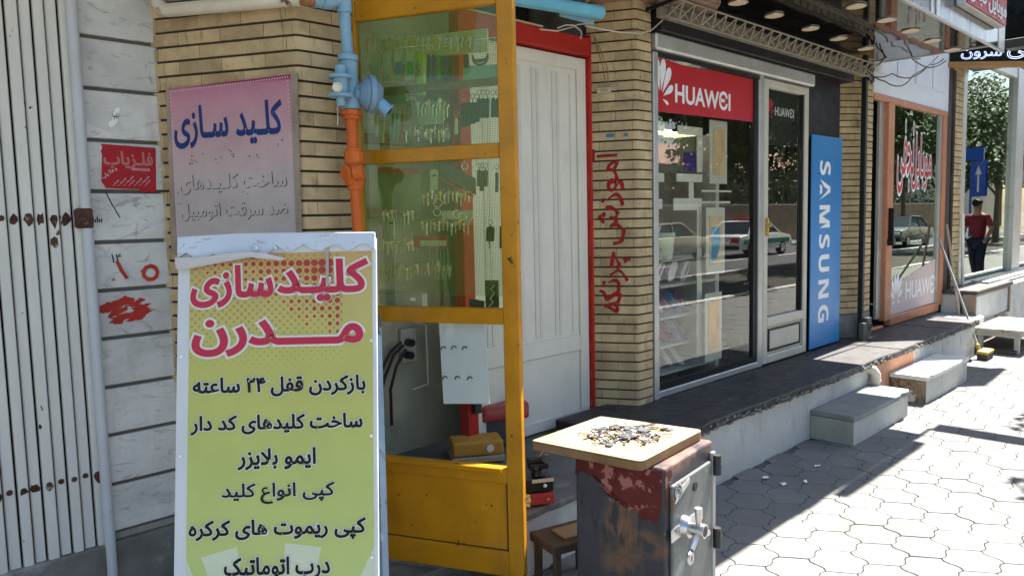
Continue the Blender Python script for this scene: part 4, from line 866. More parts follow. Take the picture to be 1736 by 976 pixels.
# lower pane: card with hook cut-outs
t = thing('hook_card', 'tall white plastic card with curved hook slots inside the lower pane', 'card', dp(790, 685, -.04))
q = [dp(744, 545, -.035), dp(822, 545, -.035), dp(830, 684, -.035), dp(752, 684, -.035)]; build('sheet', MB().prism(q, -D.n*.003), mat('white_card_sheet', (.62, .66, .70), .4, var=.04), t)
for x, y in ((752, 590), (770, 589), (788, 590), (815, 588), (755, 640), (776, 640), (797, 641)):
    a = dp(x, y+3, -.032); g = MB().tube([a+D.r*(.012*math.cos(R(30+22*i)))+V((0, 0, .014*math.sin(R(30+22*i)))) for i in range(8)], .0024, 6); build('hook', g, WHITEP if x == 815 else BLKM, t)
# partition with sockets seen through the lower pane
single('partition', MB().box(1.93, 3.05, 3.50, 3.54, .28, 3.0), mat('olive_grey_board', (.42, .42, .32), .9, var=.25, scale=2.5, bump=.2, layers=[dict(c=(.15, .15, .12), s=3, lo=.55, hi=.8)]), 'stained grey partition board behind the yellow door', 'partition')
for z in (1.62, 2.02): single('peg_rail', MB().box(1.97, 2.64, 3.46, 3.5, z, z+.05), WOOD, ['lower', 'upper'][z > 1.8]+' wooden peg rail on the grey partition', 'rail')
t = thing('socket_board', 'white double socket plate with black plugs on the grey partition', 'socket', onY(690, 612, 3.48))
a, b = onY(678, 558, 3.48), onY(706, 612, 3.48); build('plate', MB().box(a.x, b.x, 3.47, 3.5, b.z, a.z), mat('old_white_plastic', (.50, .48, .43), .5), t, bev=.006)
for i in (0, 1): build('plug', MB().cyl((a.x+.03+.01*i, 3.42, b.z+.05+.07*i), (a.x+.03+.01*i, 3.47, b.z+.05+.07*i), .022, n=12), BLK, t)
for k, pts in enumerate((((684, 585), (668, 600), (652, 640), (640, 690), (636, 740)), ((688, 592), (672, 620), (662, 660), (664, 720)), ((680, 580), (662, 596), (648, 625), (640, 650)), ((700, 545), (722, 550), (724, 600), (726, 650), (700, 660)))):
    build('cable', MB().tube([onY(x, y, 3.44) for x, y in pts], .009 if k < 3 else .005, 7), BLK if k < 3 else WHITEP, t, smooth=True)

# tools on the ledge floor
def cbx(c, w_, d_, h_, hd=0):
    a = R(-44.5+hd); r_ = V((math.cos(a), math.sin(a), 0)); return Frame(V(c), r_, (0, 0, 1))
def fbox(mb, f, u0, u1, v0, v1, c0, c1, m=0): return mb.obox(f(u0, v0, c0), f.r*(u1-u0), f.n*(c1-c0), f.u*(v1-v0), m)
c = onZ(812, 784, .31); f = cbx(c, 0, 0, 0, 12); s_ = (c-V((0, 0, EYE))).dot(fw)/F
t = thing('tool_box', 'dusty orange plastic tool box on the shop floor behind the glass', 'tool box', c); wd = 44*s_
g = fbox(MB(), f, -wd, wd, .035, .115, -.17, .0); build('lid', g, mat('orange_plastic', (.50, .26, .04), .5, var=.15), t, bev=.018, seg=3)
build('tray', fbox(MB(), f, -wd*1.02, wd*1.02, 0, .033, -.175, .006), mat('clear_tray', (.38, .33, .24), .3), t, bev=.004); build('clasp', MB().cyl(f(wd*.45, .075, .0), f(wd*.45, .075, .008), .02), WHITEP, t)
c = onZ(868, 775, .31)+V((.12, .16, 0)); f = cbx(c, 0, 0, 0, 20); s_ = (c-V((0, 0, EYE))).dot(fw)/F; wd = 42*s_
t = thing('key_machine', 'key cutting machine with a maroon hood seen past the door edge', 'key machine', c)
build('body', fbox(MB(), f, -wd*.85, wd*.85, 0, .16, -.2, -.02), mat('dark_machine', (.06, .06, .065), .5), t, bev=.01); build('hood', fbox(MB(), f, -wd, wd, .15, .245, -.24, .0), mat('maroon_hood', (.34, .02, .025), .35, coat=.3), t, bev=.02, seg=3)
build('knob', MB().cyl(f(wd*.9, .2, -.1), f(wd*.9, .29, -.1), .018).box(c.x+wd*.6, c.x+wd*.66, c.y-.02, c.y+.02, c.z+.2, c.z+.31), BLK, t)
c = onZ(920, 853, .31); f = cbx(c, 0, 0, 0, 14); s_ = (c-V((0, 0, EYE))).dot(fw)/F
t = thing('drawer_box', 'small black drawer box with a red drawer on the ledge edge', 'drawer box', c); wd = 20*s_
build('case', fbox(MB(), f, -wd*1.5, wd, .055, .115, -.16, 0), BLKM, t, bev=.003); o = build('drawer', fbox(MB(), f, -wd*1.5, wd*1.02, .0, .05, -.15, .012), mat('red_drawer', (.36, .05, .05), .5), t, bev=.003)
build('knob', MB().ball(f(wd*.35, .025, .02), .008), BRASS, o); build('knob', MB().ball(f(wd*.2, .085, .008), .009), WHITEP, t); build('top_rule', fbox(MB(), f, -wd*.9, wd, .10, .116, .001, .004), mat('cream_rule', (.55, .5, .4), .5), t)
c = f(-wd*.1, .118, -.05); t = thing('cutting_head', 'greasy black and steel key cutter standing on the drawer box', 'key cutter', c)
g = MB(); g.cyl(c, c+V((0, 0, .03)), .035, .02); g.cbox(c+V((0, 0, .045)), f.r*.09, f.n*.05, V((0, 0, .025))); g.cyl(c+V((0, 0, .07))-f.r*.05, c+V((0, 0, .07))+f.r*.05, .018); build('base', g, BLKM, t, bev=.003)
g = MB(); g.cyl(c+f(.03, .085, .03)-f.o, c+f(.03, .085, .045)-f.o, .02).cyl(c+f(-.02, .05, .03)-f.o, c+f(-.02, .05, .05)-f.o, .012).tube([c+f(.0, .08, 0)-f.o, c+f(.03, .12, .02)-f.o], .004); build('jaw', g, STEEL, t)

# ------------------------------------------------------------------ gas pipes and regulator on the first pier
gp = thing('gas_pipe', 'gas riser painted cream, light blue and orange with a round regulator on it', 'gas pipe', (1.76, 2.74, .2))
sp = V((P1[1][0]-P1[0][0], P1[1][1]-P1[0][1], 0)).normalized(); spn = V((sp.y, -sp.x, 0))
o_ = V((P1[1][0], P1[1][1], 0))+spn*.05
def qs(x, y): return onP(x, y, o_, spn)
def q7(x, y, Y_=2.73): return onY(x, y, Y_)
pts = [qs(262, -40), qs(263, -10)]+[qs(263, -10).lerp(qs(285, 18), t)+V((0, 0, -.012*math.sin(math.pi*t)))-sp*.012*math.sin(math.pi*t) for t in (.25, .5, .75)]+[qs(285, 18), qs(420, 6), qs(500, -1), q7(545, 2)]
build('cream_pipe', MB().tube(pts, .028, 14), CREAMP, gp, smooth=True)
build('elbow', MB().tube([q7(528, 0), q7(560, 3), q7(580, -2)], .027, 14).tube([q7(545, 1), q7(560, 3)], .033, 14), BLUEP, gp, smooth=True)
build('rusty_joint', MB().tube([q7(512, -1), q7(530, 1)], .0265, 12), mat('rust_joint', (.30, .13, .06), .7, var=.3), gp, smooth=True)
build('blue_pipe', MB().tube([q7(583, -60), q7(585, 40), q7(590, 98)], .0235, 16).tube([q7(582, -4), q7(584, 22)], .031, 16), BLUEP, gp, smooth=True)
g = MB().tube([q7(590, 95), q7(590, 104)], .042, 16).tube([q7(591, 104), q7(594, 186)], .037, 16, rs=[.035, .04]); rg = build('regulator', g, BLUEP, gp, smooth=True)
a, b = q7(577, 131, 2.69), q7(577, 163, 2.69)
build('flange', MB().cyl(a-V((0, 0, .006)), a+V((0, 0, .008)), .050, n=22), BLUEP, rg, bev=.003); build('flange', MB().cyl(b-V((0, 0, .006)), b+V((0, 0, .008)), .050, n=22), BLUEP, rg, bev=.003)
build('valve_stem', MB().cyl(b, a, .03, n=14).cyl(a, q7(577, 112, 2.69), .022, n=12).cyl(b, q7(579, 180, 2.69), .018, n=12), BLUEP, rg, smooth=True)
build('bolt', MB().cyl(q7(572, 148, 2.665), q7(571, 149, 2.62), .013).cyl(q7(572, 148, 2.668), q7(572, 148, 2.66), .02), STEEL, rg, smooth=True)
dc = q7(628, 160, 2.68); dax = (fw*-.35+rt*-.75+V((0, 0, -.0))).normalized()
g = MB(); g.cyl(dc-dax*.012, dc+dax*.012, .078, n=24).cyl(dc+dax*.012, dc+dax*.05, .07, .035, 24).cyl(dc-dax*.012, dc-dax*.045, .07, .04, 24).tube([dc, q7(600, 158, 2.7)], .024, 12); build('diaphragm_housing', g, REGP, rg, bev=.004, smooth=True)
a, b = q7(640, 172, 2.66), q7(658, 188, 2.63); build('outlet', MB().cyl(a, b, .027, n=18).cyl(b, b+(b-a)*.12, .031, n=18), mat('outlet_blue', (.22, .40, .58), .5), rg, smooth=True); build('dark_bore', MB().cyl(b+(b-a)*.13, b+(b-a)*.14, .016, n=14), BLK, rg)
build('ear', MB().cyl(q7(611, 150, 2.70), q7(611, 150, 2.68), .016, n=12), REGP, rg)
og = MB().tube([q7(595, 186), q7(598, 262), q7(607, 400), q7(610, 560), (1.79, 2.73, .25)], .0225, 16); op_ = build('orange_pipe', og, ORP, gp, smooth=True)
build('union', MB().tube([q7(595, 188), q7(595, 196)], .044, 8).tube([q7(596, 196), q7(596, 203)], .034, 14), ORP, op_)
build('union', MB().tube([q7(599, 258), q7(600, 276)], .040, 8).tube([q7(598.6, 252), q7(600.5, 280)], .033, 14), ORP, op_)
build('valve', MB().tube([q7(600, 282), q7(602, 314)], .040, 12).cyl(q7(600, 294, 2.70), q7(616, 291, 2.67), .034, .03, 14).cyl(q7(590, 294), q7(584, 295), .036, n=10).tube([q7(602, 310), q7(603, 322)], .033, 14), ORP, op_, bev=.003, smooth=True)
g = MB().tube([q7(572, 182, 2.80), q7(573, 200, 2.80), q7(572, 212, 2.80)], .0022, 5); build('white_drip', g, WHT, gp)

# ------------------------------------------------------------------ pink poster on the splayed face
PF = Frame(V((P1[1][0], P1[1][1], 0))+spn*.014, sp, (0, 0, 1))
def pu(x, y): p = onP(x, y, PF.o, PF.n)-PF.o; return p.dot(PF.r), p.z
po_ = thing('poster', 'faded pink canvas poster with blue script on the splayed side of the brick pier', 'poster', onP(390, 430, PF.o, PF.n))
def ramp_mat(name, stops, rough=.6, base=0., noise_=.12, bump=.12):
    M = mat(name, (1, 1, 1), rough, var=noise_, scale=5, layers=[], bump=bump, bscale=7); N, L = M.node_tree.nodes, M.node_tree.links
    tc = [n for n in N if n.type == 'TEX_COORD'][0]; sx = N.new('ShaderNodeSeparateXYZ'); L.new(tc.outputs['Object'], sx.inputs[0])
    mr = N.new('ShaderNodeMapRange'); mr.inputs[1].default_value = stops[0][0]; mr.inputs[2].default_value = stops[-1][0]; L.new(sx.outputs[2], mr.inputs[0])
    cr = N.new('ShaderNodeValToRGB'); L.new(mr.outputs[0], cr.inputs[0]); lo, hi = stops[0][0], stops[-1][0]
    while len(cr.color_ramp.elements) < len(stops): cr.color_ramp.elements.new(.5)
    for e, (p, c) in zip(cr.color_ramp.elements, stops): e.position = (p-lo)/(hi-lo); e.color = (*c, 1)
    mx = [n for n in N if n.type == 'MIX'][0]; L.new(cr.outputs[0], mx.inputs[6]); return M
qz = lambda x, y: onP(x, y, PF.o, PF.n).z
zt, zb = qz(390, 140), qz(390, 430)
PINK = ramp_mat('pink_canvas', [(0, (.42, .39, .37)), ((zt-zb)*.40, (.47, .41, .40)), ((zt-zb)*.66, (.51, .35, .365)), ((zt-zb)*.9, (.48, .24, .30)), ((zt-zb)*.985, (.44, .19, .26)), (zt-zb, (.25, .02, .07))], .65)
cs = [onP(x, y, PF.o, PF.n) for x, y in ((281, 152), (497, 126), (505, 430), (297, 430))]
build('sheet', MB().prism(cs, -PF.n*.003), PINK, po_)
FE_ = mat('frayed_edge', (.30, .24, .18), .8, var=.3)
g = MB(); q = [onP(x, y, PF.o+PF.n*.003, PF.n) for x, y in ((492, 125), (503, 124), (512, 430), (503, 430))]; g.prism(q, -PF.n*.006); build('frayed_edge', g, FE_, po_); g = MB(); q = [onP(x, y, PF.o+PF.n*.003, PF.n) for x, y in ((281, 150), (286, 150), (300, 430), (291, 430))]; g.prism(q, -PF.n*.006)
build('frayed_edge', g, FE_, po_)
g = MB()
for i in range(46):
    for (xa, ya), (xb, yb), n_ in (((288, 156), (492, 130), 46), ((289, 160), (303, 425), 40), ((488, 138), (498, 425), 40)):
        if i < n_:
            p = onP(xa+(xb-xa)*i/n_, ya+(yb-ya)*i/n_, PF.o+PF.n*.001, PF.n); g.cbox(p, PF.r*.006, PF.n*.0006, V((0, 0, .006)))
o = build('border_dots', g, mat('border_dot', (.60, .42, .50), .6), po_); o['kind'] = 'stuff'
g = MB(); skw = (pu(478, 175)[1]-pu(300, 200)[1])/(pu(478, 175)[0]-pu(300, 200)[0])*0
u0, u1 = pu(297, 255)[0], pu(388, 228)[0]; text(g, 'سـازی', PF, u0, u1, qz(310, 253), qz(345, 178), [(.028, .0012, 0)])
u0, u1 = pu(400, 220)[0], pu(479, 200)[0]; text(g, 'کلـید', PF, u0, u1, qz(430, 244), qz(470, 168), [(.028, .0012, 0)]); build('blue_lettering', g, mat('navy_print', (.014, .04, .17), .6), po_)
DKP = mat('worn_relief_shade', (.13, .10, .10), .8, var=.3); LTP = mat('worn_print_pale', (.47, .41, .41), .65)  # dark offset copy paints the shaded edge of embossed letters; also colours torn specks
for nm, mt, dx, w_ in (('faded_lettering_shade', DKP, 0, .0010), ('faded_lettering_face', LTP, -.004, .0013)):
    g = MB(); text(g, 'ساخت کلـیـدهای', PF, pu(306, 318)[0]+dx, pu(487, 305)[0]+dx, qz(330, 330)-dx*.7, qz(440, 292)-dx*.7, [(.0, w_, 0)]); text(g, 'ضد سرقت اتومبیل', PF, pu(308, 365)[0]+dx, pu(489, 352)[0]+dx, qz(340, 375)-dx*.7, qz(440, 342)-dx*.7, [(.0, w_, 0)]); build(nm, g, mt, po_)
g = MB()
for _ in range(34):
    x, y = random.choice(((330, 268), (345, 262), (372, 270), (378, 262), (395, 258), (430, 268), (440, 262), (470, 240), (325, 280), (300, 330), (297, 350), (420, 330)))
    p = onP(x+rnd(-9, 9), y+rnd(-5, 8), PF.o+PF.n*.001, PF.n); k = 7; g.poly([p+PF.r*rnd(.3, 1)*.006*math.cos(6.283*j/k)+V((0, 0, rnd(.3, 1)*.004*math.sin(6.283*j/k))) for j in range(k)])
o = build('torn_speck', g, DKP, po_); o['kind'] = 'stuff'
# red sticker and paper scrap on the marble
MF = Frame((0, DM-.0225, 0), (1, 0, 0), (0, 0, 1)); mx_ = lambda x, y: onY(x, y, DM-.0225)
t = thing('sticker', 'torn dark red sticker with Persian lettering on the marble pilaster', 'sticker', mx_(218, 318))
a = [mx_(*p) for p in ((171, 244), (264, 251), (265, 326), (238, 326), (236, 321), (180, 319), (172, 308), (173, 262), (171, 256), (174, 250))]; build('sheet', MB().prism(a, (0, .0015, 0)), mat('red_sticker', (.36, .012, .02), .45), t)
g = MB(); text(g, 'فلـزیاب', MF, mx_(175, 270).x, mx_(259, 270).x, mx_(215, 287).z, mx_(215, 257).z, [(.03, .0004, 0)]); build('pink_lettering', g, mat('pale_red_print', (.42, .15, .14), .5), t)
g = MB(); text(g, 'WWW.KGS.IR', MF, mx_(223, 288).x, mx_(254, 288).x, mx_(238, 290).z, mx_(238, 285).z, [(.01, .0004, 0)], False)
text(g, 'و طلا یاب', Frame(mx_(177, 305)-V((0, .0004, 0)), (1, 0, .75), (-.75, 0, 1)), 0, .068, 0, .022, [(.012, .0, 0)])
for i in range(7):
    text(g, 'فلزیاب', Frame(mx_(192+i*9, 316)-V((0, .0004, 0)), (1, 0, .9), (-.9, 0, 1)), 0, .035+.012*(i % 3), 0, .008, [(.01, .0, 0)])
build('small_lettering', g, mat('white_sticker_print', (.6, .5, .5), .5), t)
t = thing('paper_scrap', 'torn white scrap of paper with black print above the red sticker', 'paper scrap', mx_(190, 216)); a = [mx_(*p) for p in ((197, 182), (204, 184), (200, 196), (199, 208), (193, 214), (186, 216), (184, 208), (190, 203), (191, 193))]
build('sheet', MB().prism(a, (0, .001, 0)), WHT, t); g = MB(); text(g, 'دیپ', MF, mx_(191, 200).x, mx_(201, 200).x, mx_(195, 204).z, mx_(195, 191).z, [(.03, .0004, 0)]); build('lettering', g, BLK, t)

# ------------------------------------------------------------------ the standing sign board
a = R(-44.5); br = V((math.cos(a), math.sin(a), 0)); nh = V((-br.y*-1, -br.x, 0)); nh = V((br.y, -br.x, 0)); tl = R(10)
dn_ = V((nh.x*math.sin(tl), nh.y*math.sin(tl), -math.cos(tl))); BO = V((0, 0, EYE))+ray(303, 405)*2.45
BF = Frame(BO, br, -dn_); BW, BL = .634, 1.555/math.cos(tl)
def bu(x, y): p = onP(x, y, BF.o, BF.n)-BF.o; return p.dot(BF.r), p.dot(BF.u)
st = thing('sign_board', 'tall leaning yellow green sign board with Persian lettering in front of the pier', 'sign board', BF(BW/2, -BL, 0))
def bbox_(mb, u0, u1, v0, v1, c0, c1, m=0): return mb.obox(BF(u0, v0, c0), BF.r*(u1-u0), BF.n*(c1-c0), BF.u*(v1-v0), m)
build('backing', bbox_(MB(), 0, BW, -BL, -.01, -.022, -.003), mat('grey_panel', (.35, .38, .42), .6), st)
build('white_sheet', bbox_(MB(), .0, BW-.002, -BL, -.03, -.0025, 0), mat('white_banner', (.55, .58, .60), .45, var=.05, layers=[dict(c=(.35, .33, .3), s=4, lo=.6, hi=.8, a=.5)]), st)
pb = st.location.z
za = lambda v: BF(0, v, 0).z-pb
PRT = ramp_mat('printed_banner', [(za(-BL), (.40, .48, .20)), (za(-1.05), (.41, .49, .17)), (za(-.6), (.42, .46, .13)), (za(-.33), (.44, .42, .12)), (za(-.16), (.47, .37, .14)), (za(-.02), (.50, .29, .11))], .42, noise_=.05)
pu0, pu1 = bu(320, 600)[0], bu(632, 600)[0]; pv = bu(500, 428)[1]
build('printed_area', bbox_(MB(), pu0, pu1, -BL+.02, pv, .0001, .0006), PRT, st)
g = MB()
bx, bv = (pu0+pu1)/2-.02, -1.62                                                     # pale rays at the foot
for ang, hw in ((-38, 7), (-15, 5), (8, 5), (33, 6)):
    a0, a1 = R(ang-hw), R(ang+hw); ln = .72 if abs(ang) > 20 else .66
    ps = [(bx+.08*math.sin(a0), bv+.08*math.cos(a0)), (bx+.08*math.sin(a1), bv+.08*math.cos(a1)), (bx+ln*math.sin(a1), bv+ln*math.cos(a1)), (bx+ln*math.sin(a0), bv+ln*math.cos(a0))]
    ps = [(max(pu0, min(pu1, u_)), max(-BL+.02, v_)) for u_, v_ in ps]; g.poly([BF(u_, v_, .0007) for u_, v_ in ps])
build('pale_ray', g, mat('pale_ray', (.52, .57, .42), .45, var=.04), st)
def circ(mb, u_, v_, r_, w_, k=12, m=0):
    mb.poly([BF(u_+r_*math.cos(6.283*j/k), v_+r_*math.sin(6.283*j/k), w_) for j in range(k)], m)
g, g2, g3 = MB(), MB(), MB()
du = .0245
for i in range(40):
    for j in range(44):
        u_ = pu0+.008+i*du/2; v_ = pv-.010-j*du/2
        if (i+j) % 2: continue
        tq_ = (u_-pu0)/(pu1-pu0); dd = max(0, 1-(-v_+pv)/.34)
        if v_ > pv-.42 and pu0+.006 < u_ < pu1-.006: circ(g3, u_, v_, .0052*(1-max(0, (pv-v_-.2)/.24)), .0008, 8)
        w_ = (tq_-.22)*1.15-(pv-v_)*3.6+.36+.12*math.sin(i*.9)*math.cos(j*.7)
        if i % 2 == 0 and j % 2 == 0 and w_ > .05:
            r_ = min(.0135, .0035+.011*w_)
            if pu0+r_ < u_ < pu1-r_ and v_+r_ < pv: circ(g2, u_, v_, r_+.0016, .0009); circ(g, u_, v_, r_, .0010)
for o_n, gg, mt in (('olive_dots', g3, mat('olive_dot', (.33, .27, .08), .45)), ('dot_rims', g2, mat('dot_rim', (.55, .33, .14), .45)), ('red_dots', g, mat('red_dot', (.33, .05, .03), .45))):
    o = build(o_n, gg, mt, st); o['kind'] = 'stuff'
CRI = mat('crimson_print', (.44, .025, .06), .45, var=.05); HAL = mat('white_halo', (.62, .62, .55), .45, var=.02); INK = mat('black_print', (.006, .006, .010), .6)
def bt(mb, s_, x0, x1, y0, y1, lays):
    p0, p1 = bu(x0, y1), bu(x1, y0); text(mb, s_, BF, p0[0], p1[0], p0[1], p1[1], lays)
g = MB(); LY = [(.034, .0034, 0), (.082, .0022, 1)]
bt(g, 'سازی', 323, 464, 448, 523, LY); bt(g, 'کلیـد', 470, 625, 437, 512, LY); bt(g, 'مــــدرن', 325, 616, 536, 606, LY); build('red_lettering', g, [CRI, HAL], st)
g = MB(); LY = [(.030, .0036, 0), (.075, .0022, 1)]
for s_, x0, x1, y0, y1 in (('بازکردن قفل ۲۴ ساعته', 327, 620, 634, 675), ('ساخت کلیدهای کد دار', 323, 615, 698, 738), ('ایمو بلایزر', 403, 536, 757, 797), ('کپی انواع کلید', 376, 568, 815, 855), ('کپی ریموت های کرکره', 320, 621, 875, 919), ('درب اتوماتیک', 380, 560, 940, 984)): bt(g, s_, x0, x1, y0, y1, LY if 'ع کلید' not in s_ else [(.021, .0036, 0), (.058, .0022, 1)])
build('black_lettering', g, [INK, HAL], st)
e = [(i/22*BW, -.062+.012*math.sin(i*1.9)+(.022 if i > 10 else -.0)+rnd(-.004, .004)) for i in range(23)]
build('top_batten', MB().prism([BF(u_, v_, .001) for u_, v_ in e]+[BF(BW, .006, .001), BF(BW*.6, .010, .001), BF(BW*.3, .012, .001), BF(0, .004, .001)], BF.n*.012), mat('pale_blue_wood', (.50, .57, .66), .6, var=.1, scale=4, layers=[dict(c=(.28, .25, .23), s=9, lo=.58, hi=.66, st=(2, 2, 9)), dict(c=(.7, .72, .74), s=5, lo=.6, hi=.7)]), st, bev=.002)
tp = [bu(*p) for p in ((300, 438), (345, 437), (390, 432), (430, 429), (455, 431), (488, 439), (480, 443), (450, 440), (430, 438), (395, 444), (345, 453), (310, 459), (302, 456))]
build('torn_strip', MB().prism([BF(u_, v_, .016+.012*math.sin(u_*7)) for u_, v_ in tp], BF.n*.0012), mat('torn_banner', (.50, .48, .46), .5), st)
g = bbox_(MB(), bu(553, 430)[0], bu(558, 430)[0], bu(555, 486)[1], bu(555, 416)[1], .0045, .0055); build('torn_thread', g, mat('grey_tear', (.40, .34, .30), .7), st)
for x, y in ((312, 416), (438, 421), (470, 421), (311, 450), (630, 577), (308, 604), (630, 738), (306, 773), (631, 944), (632, 418)):
    u_, v_ = bu(x, y); build('screw', MB().cyl(BF(u_, v_, .012 if y < 460 else 0), BF(u_, v_, .018 if y < 460 else .003), .0055, n=10), CHROME, st)
build('leg', MB().tube([BF(BW-.012, -.25, -.06), BF(BW+.004, -1.5, -.13)], .017, 4), mat('dull_blue_leg', (.14, .20, .27), .7, var=.25, layers=[dict(c=(.04, .035, .03), s=14, lo=.6, hi=.66, st=(1, 1, .4)), dict(c=(.35, .42, .48), s=9, lo=.62, hi=.7)]), st); build('leg', MB().tube([BF(.02, -.02, -.03), BF(.02, -1.5, -.30)], .016, 4), BLUEP, st)

# ------------------------------------------------------------------ the old safe with the board and keys
SA = onZ(1127, 795, .71); hd = R(8); SU = V((math.cos(hd), math.sin(hd), 0)); SV = V((-SU.y, SU.x, 0)); LU, LV, SH = .42, .375, .71
SF = Frame((SA.x, SA.y, 0), SU, (0, 0, 1)); SL = Frame(V((SA.x, SA.y, 0))+SV*LV, -SV, (0, 0, 1))
sc = V((SA.x, SA.y, .0))+SU*LU/2+SV*LV/2
sf = thing('old_safe', 'old dark grey steel safe with peeling red paint and a cross handle', 'safe', (sc.x, sc.y, 0))
lc = lambda p: tuple(p-sf.location)
SAFE = mat('safe_grey_paint', (.04, .04, .046), .45, var=.25, scale=5, bump=.1, layers=[
    dict(c=(.16, .085, .045), s=6, lo=.42, hi=.56, ctr=lc(SL(LV*.53, .36, 0)), rad=(.10, .10, .30)), dict(c=(.15, .08, .045), s=9, lo=.45, hi=.6, ctr=lc(SL(LV*.62, .42, 0)), rad=(.2, .2, .07)),
    dict(c=(.03, .03, .032), s=14, lo=.5, hi=.62, st=(2, 2, .5), ctr=lc(SL(LV*.5, .5, 0)), rad=(.25, .25, .16)), dict(c=(.22, .22, .23), s=22, lo=.68, hi=.74), dict(c=(.20, .11, .09), s=9, lo=.42, hi=.6, ctr=lc(SF(LU*.5, SH, -.1)), rad=(.5, .5, .06))])
build('body', MB().obox(SF(0, .04, 0), SU*LU, SV*LV, (0, 0, SH-.04)), SAFE, sf, bev=.012, seg=3)
build('foot_plinth', MB().obox(SF(.02, 0, -.02), SU*(LU-.04), SV*(LV-.04), (0, 0, .045)), BLKM, sf)
RP = mat('safe_red_primer', (.085, .013, .010), .6, var=.3, scale=8, layers=[dict(c=(.28, .11, .095), s=15, lo=.545, hi=.575, d=9), dict(c=(.05, .02, .018), s=9, lo=.62, hi=.75)])
e0 = [(LV*q_, SH-.02-z_) for q_, z_ in ((0, .07), (.08, .045), (.14, .06), (.22, .055), (.28, .075), (.33, .115), (.40, .105), (.48, .13), (.55, .125), (.63, .16), (.70, .15), (.76, .185), (.85, .18), (.93, .175), (.955, .11), (.97, .05))]
e = []
for (a_, b_), (c_, d2_) in zip(e0, e0[1:]):
    for k in range(6): e.append((a_+(c_-a_)*k/6+rnd(-.003, .003), b_+(d2_-b_)*k/6+rnd(-.007, .005)))
build('red_primer', MB().prism([SL(u_+rnd(-.004, .004), v_+rnd(-.004, .004), .0006) for u_, v_ in e]+[SL(LV*.97, SH-.012, .0006), SL(0.006, SH-.012, .0006)], -SL.n*.0006), RP, sf)
g = MB().prism([SF(.004, SH-.012, .0008), SF(.05, SH-.014, .0008), SF(.06, SH-.04, .0008), SF(.028, SH-.055, .0008), SF(.024, SH-.14, .0008), SF(.006, SH-.15, .0008)], -SF.n*.0008); build('red_edge_chip', g, RP, sf)
SD = mat('safe_door_grey', (.125, .14, .135), .45, var=.15, scale=6, bump=.1, layers=[dict(c=(.07, .07, .07), s=8, lo=.58, hi=.7, st=(2, 2, .6)), dict(c=(.26, .28, .27), s=5, lo=.58, hi=.75), dict(c=(.12, .07, .045), s=6, lo=.6, hi=.72, d=8)])
do = build('door', MB().obox(SF(.035, .075, 0), SU*(LU-.07), SF.n*.014, (0, 0, SH-.145)), SD, sf, bev=.004)
g = MB(); g.obox(SF(LU-.032, .04, .0), SU*.03, SF.n*.016, (0, 0, SH-.08)); build('hinge_bar', g, mat('hinge_bar_paint', (.30, .28, .28), .5), sf, bev=.004)
for z in (SH-.085, .33): build('hinge', MB().cyl(SF(LU-.016, z-.045, .026), SF(LU-.016, z+.035, .026), .017, n=14).cyl(SF(LU-.016, z-.003, .026), SF(LU-.016, z+.003, .026), .019, n=14), BLKM, sf, bev=.002)
hz = onP(1165, 893, SF(0, 0, .03), SF.n); hu = (hz-SF.o).dot(SU); hv = hz.z
build('handle_plate', MB().obox(SF(hu-.105, hv-.028, .0142), SU*.27, SF.n*.006, (0, 0, .05)), CHROME, do, bev=.003)
hn = build('handle', MB().cyl(SF(hu, hv, .014), SF(hu, hv, .045), .042, .036, 22).cyl(SF(hu, hv, .045), SF(hu, hv, .10), .024, .026, 20), CHROME, do, smooth=True)
for k in range(3):
    an = R(95+120*k); d2 = SU*math.cos(an)+V((0, 0, math.sin(an))); c0 = SF(hu, hv, .075)
    build('spoke', MB().tube([c0+d2*.02, c0+d2*.055, c0+d2*.085], .011, 10, rs=[.010, .0125, .013]), CHROME, hn, smooth=True)
build('bore', MB().cyl(SF(hu, hv, .1002), SF(hu, hv, .101), .019, n=18), BLK, hn)
kp = onP(1172, 946, SF(0, 0, .02), SF.n); ku = (kp-SF.o).dot(SU)
build('key_escutcheon', MB().cyl(SF(ku, kp.z, .014), SF(ku, kp.z, .022), .027, .024, 20), CHROME, do, bev=.002); build('keyhole', MB().cyl(SF(ku, kp.z+.004, .0222), SF(ku, kp.z+.004, .0226), .006, n=10).obox(SF(ku-.003, kp.z-.012, .0222), SU*.006, SF.n*.0004, (0, 0, .014)), BLK, do)
lp_ = onP(1152, 834, SF(0, 0, .015), SF.n); l0 = (lp_-SF.o).dot(SU)
g = MB().prism([SF(l0-.045, lp_.z-.030, .0142), SF(l0-.030, lp_.z-.032, .0142), SF(l0+.085, lp_.z+.012, .0142), SF(l0+.085, lp_.z+.03, .0142), SF(l0+.0, lp_.z+.012, .0142)], SF.n*.002); g.ring(SF(l0-.012, lp_.z+.008, .017), SF.n, .026, .004, 18).ring(SF(l0-.012, lp_.z+.008, .017), SF.n, .012, .0025, 14); build('maker_plate', g, CHROME, do)
hp = onP(1178, 824, SF(0, 0, .015), SF.n); h0 = (hp-SF.o).dot(SU); build('peep_hole', MB().cyl(SF(h0, hp.z, .0142), SF(h0, hp.z, .018), .018, n=16), BLK, do)
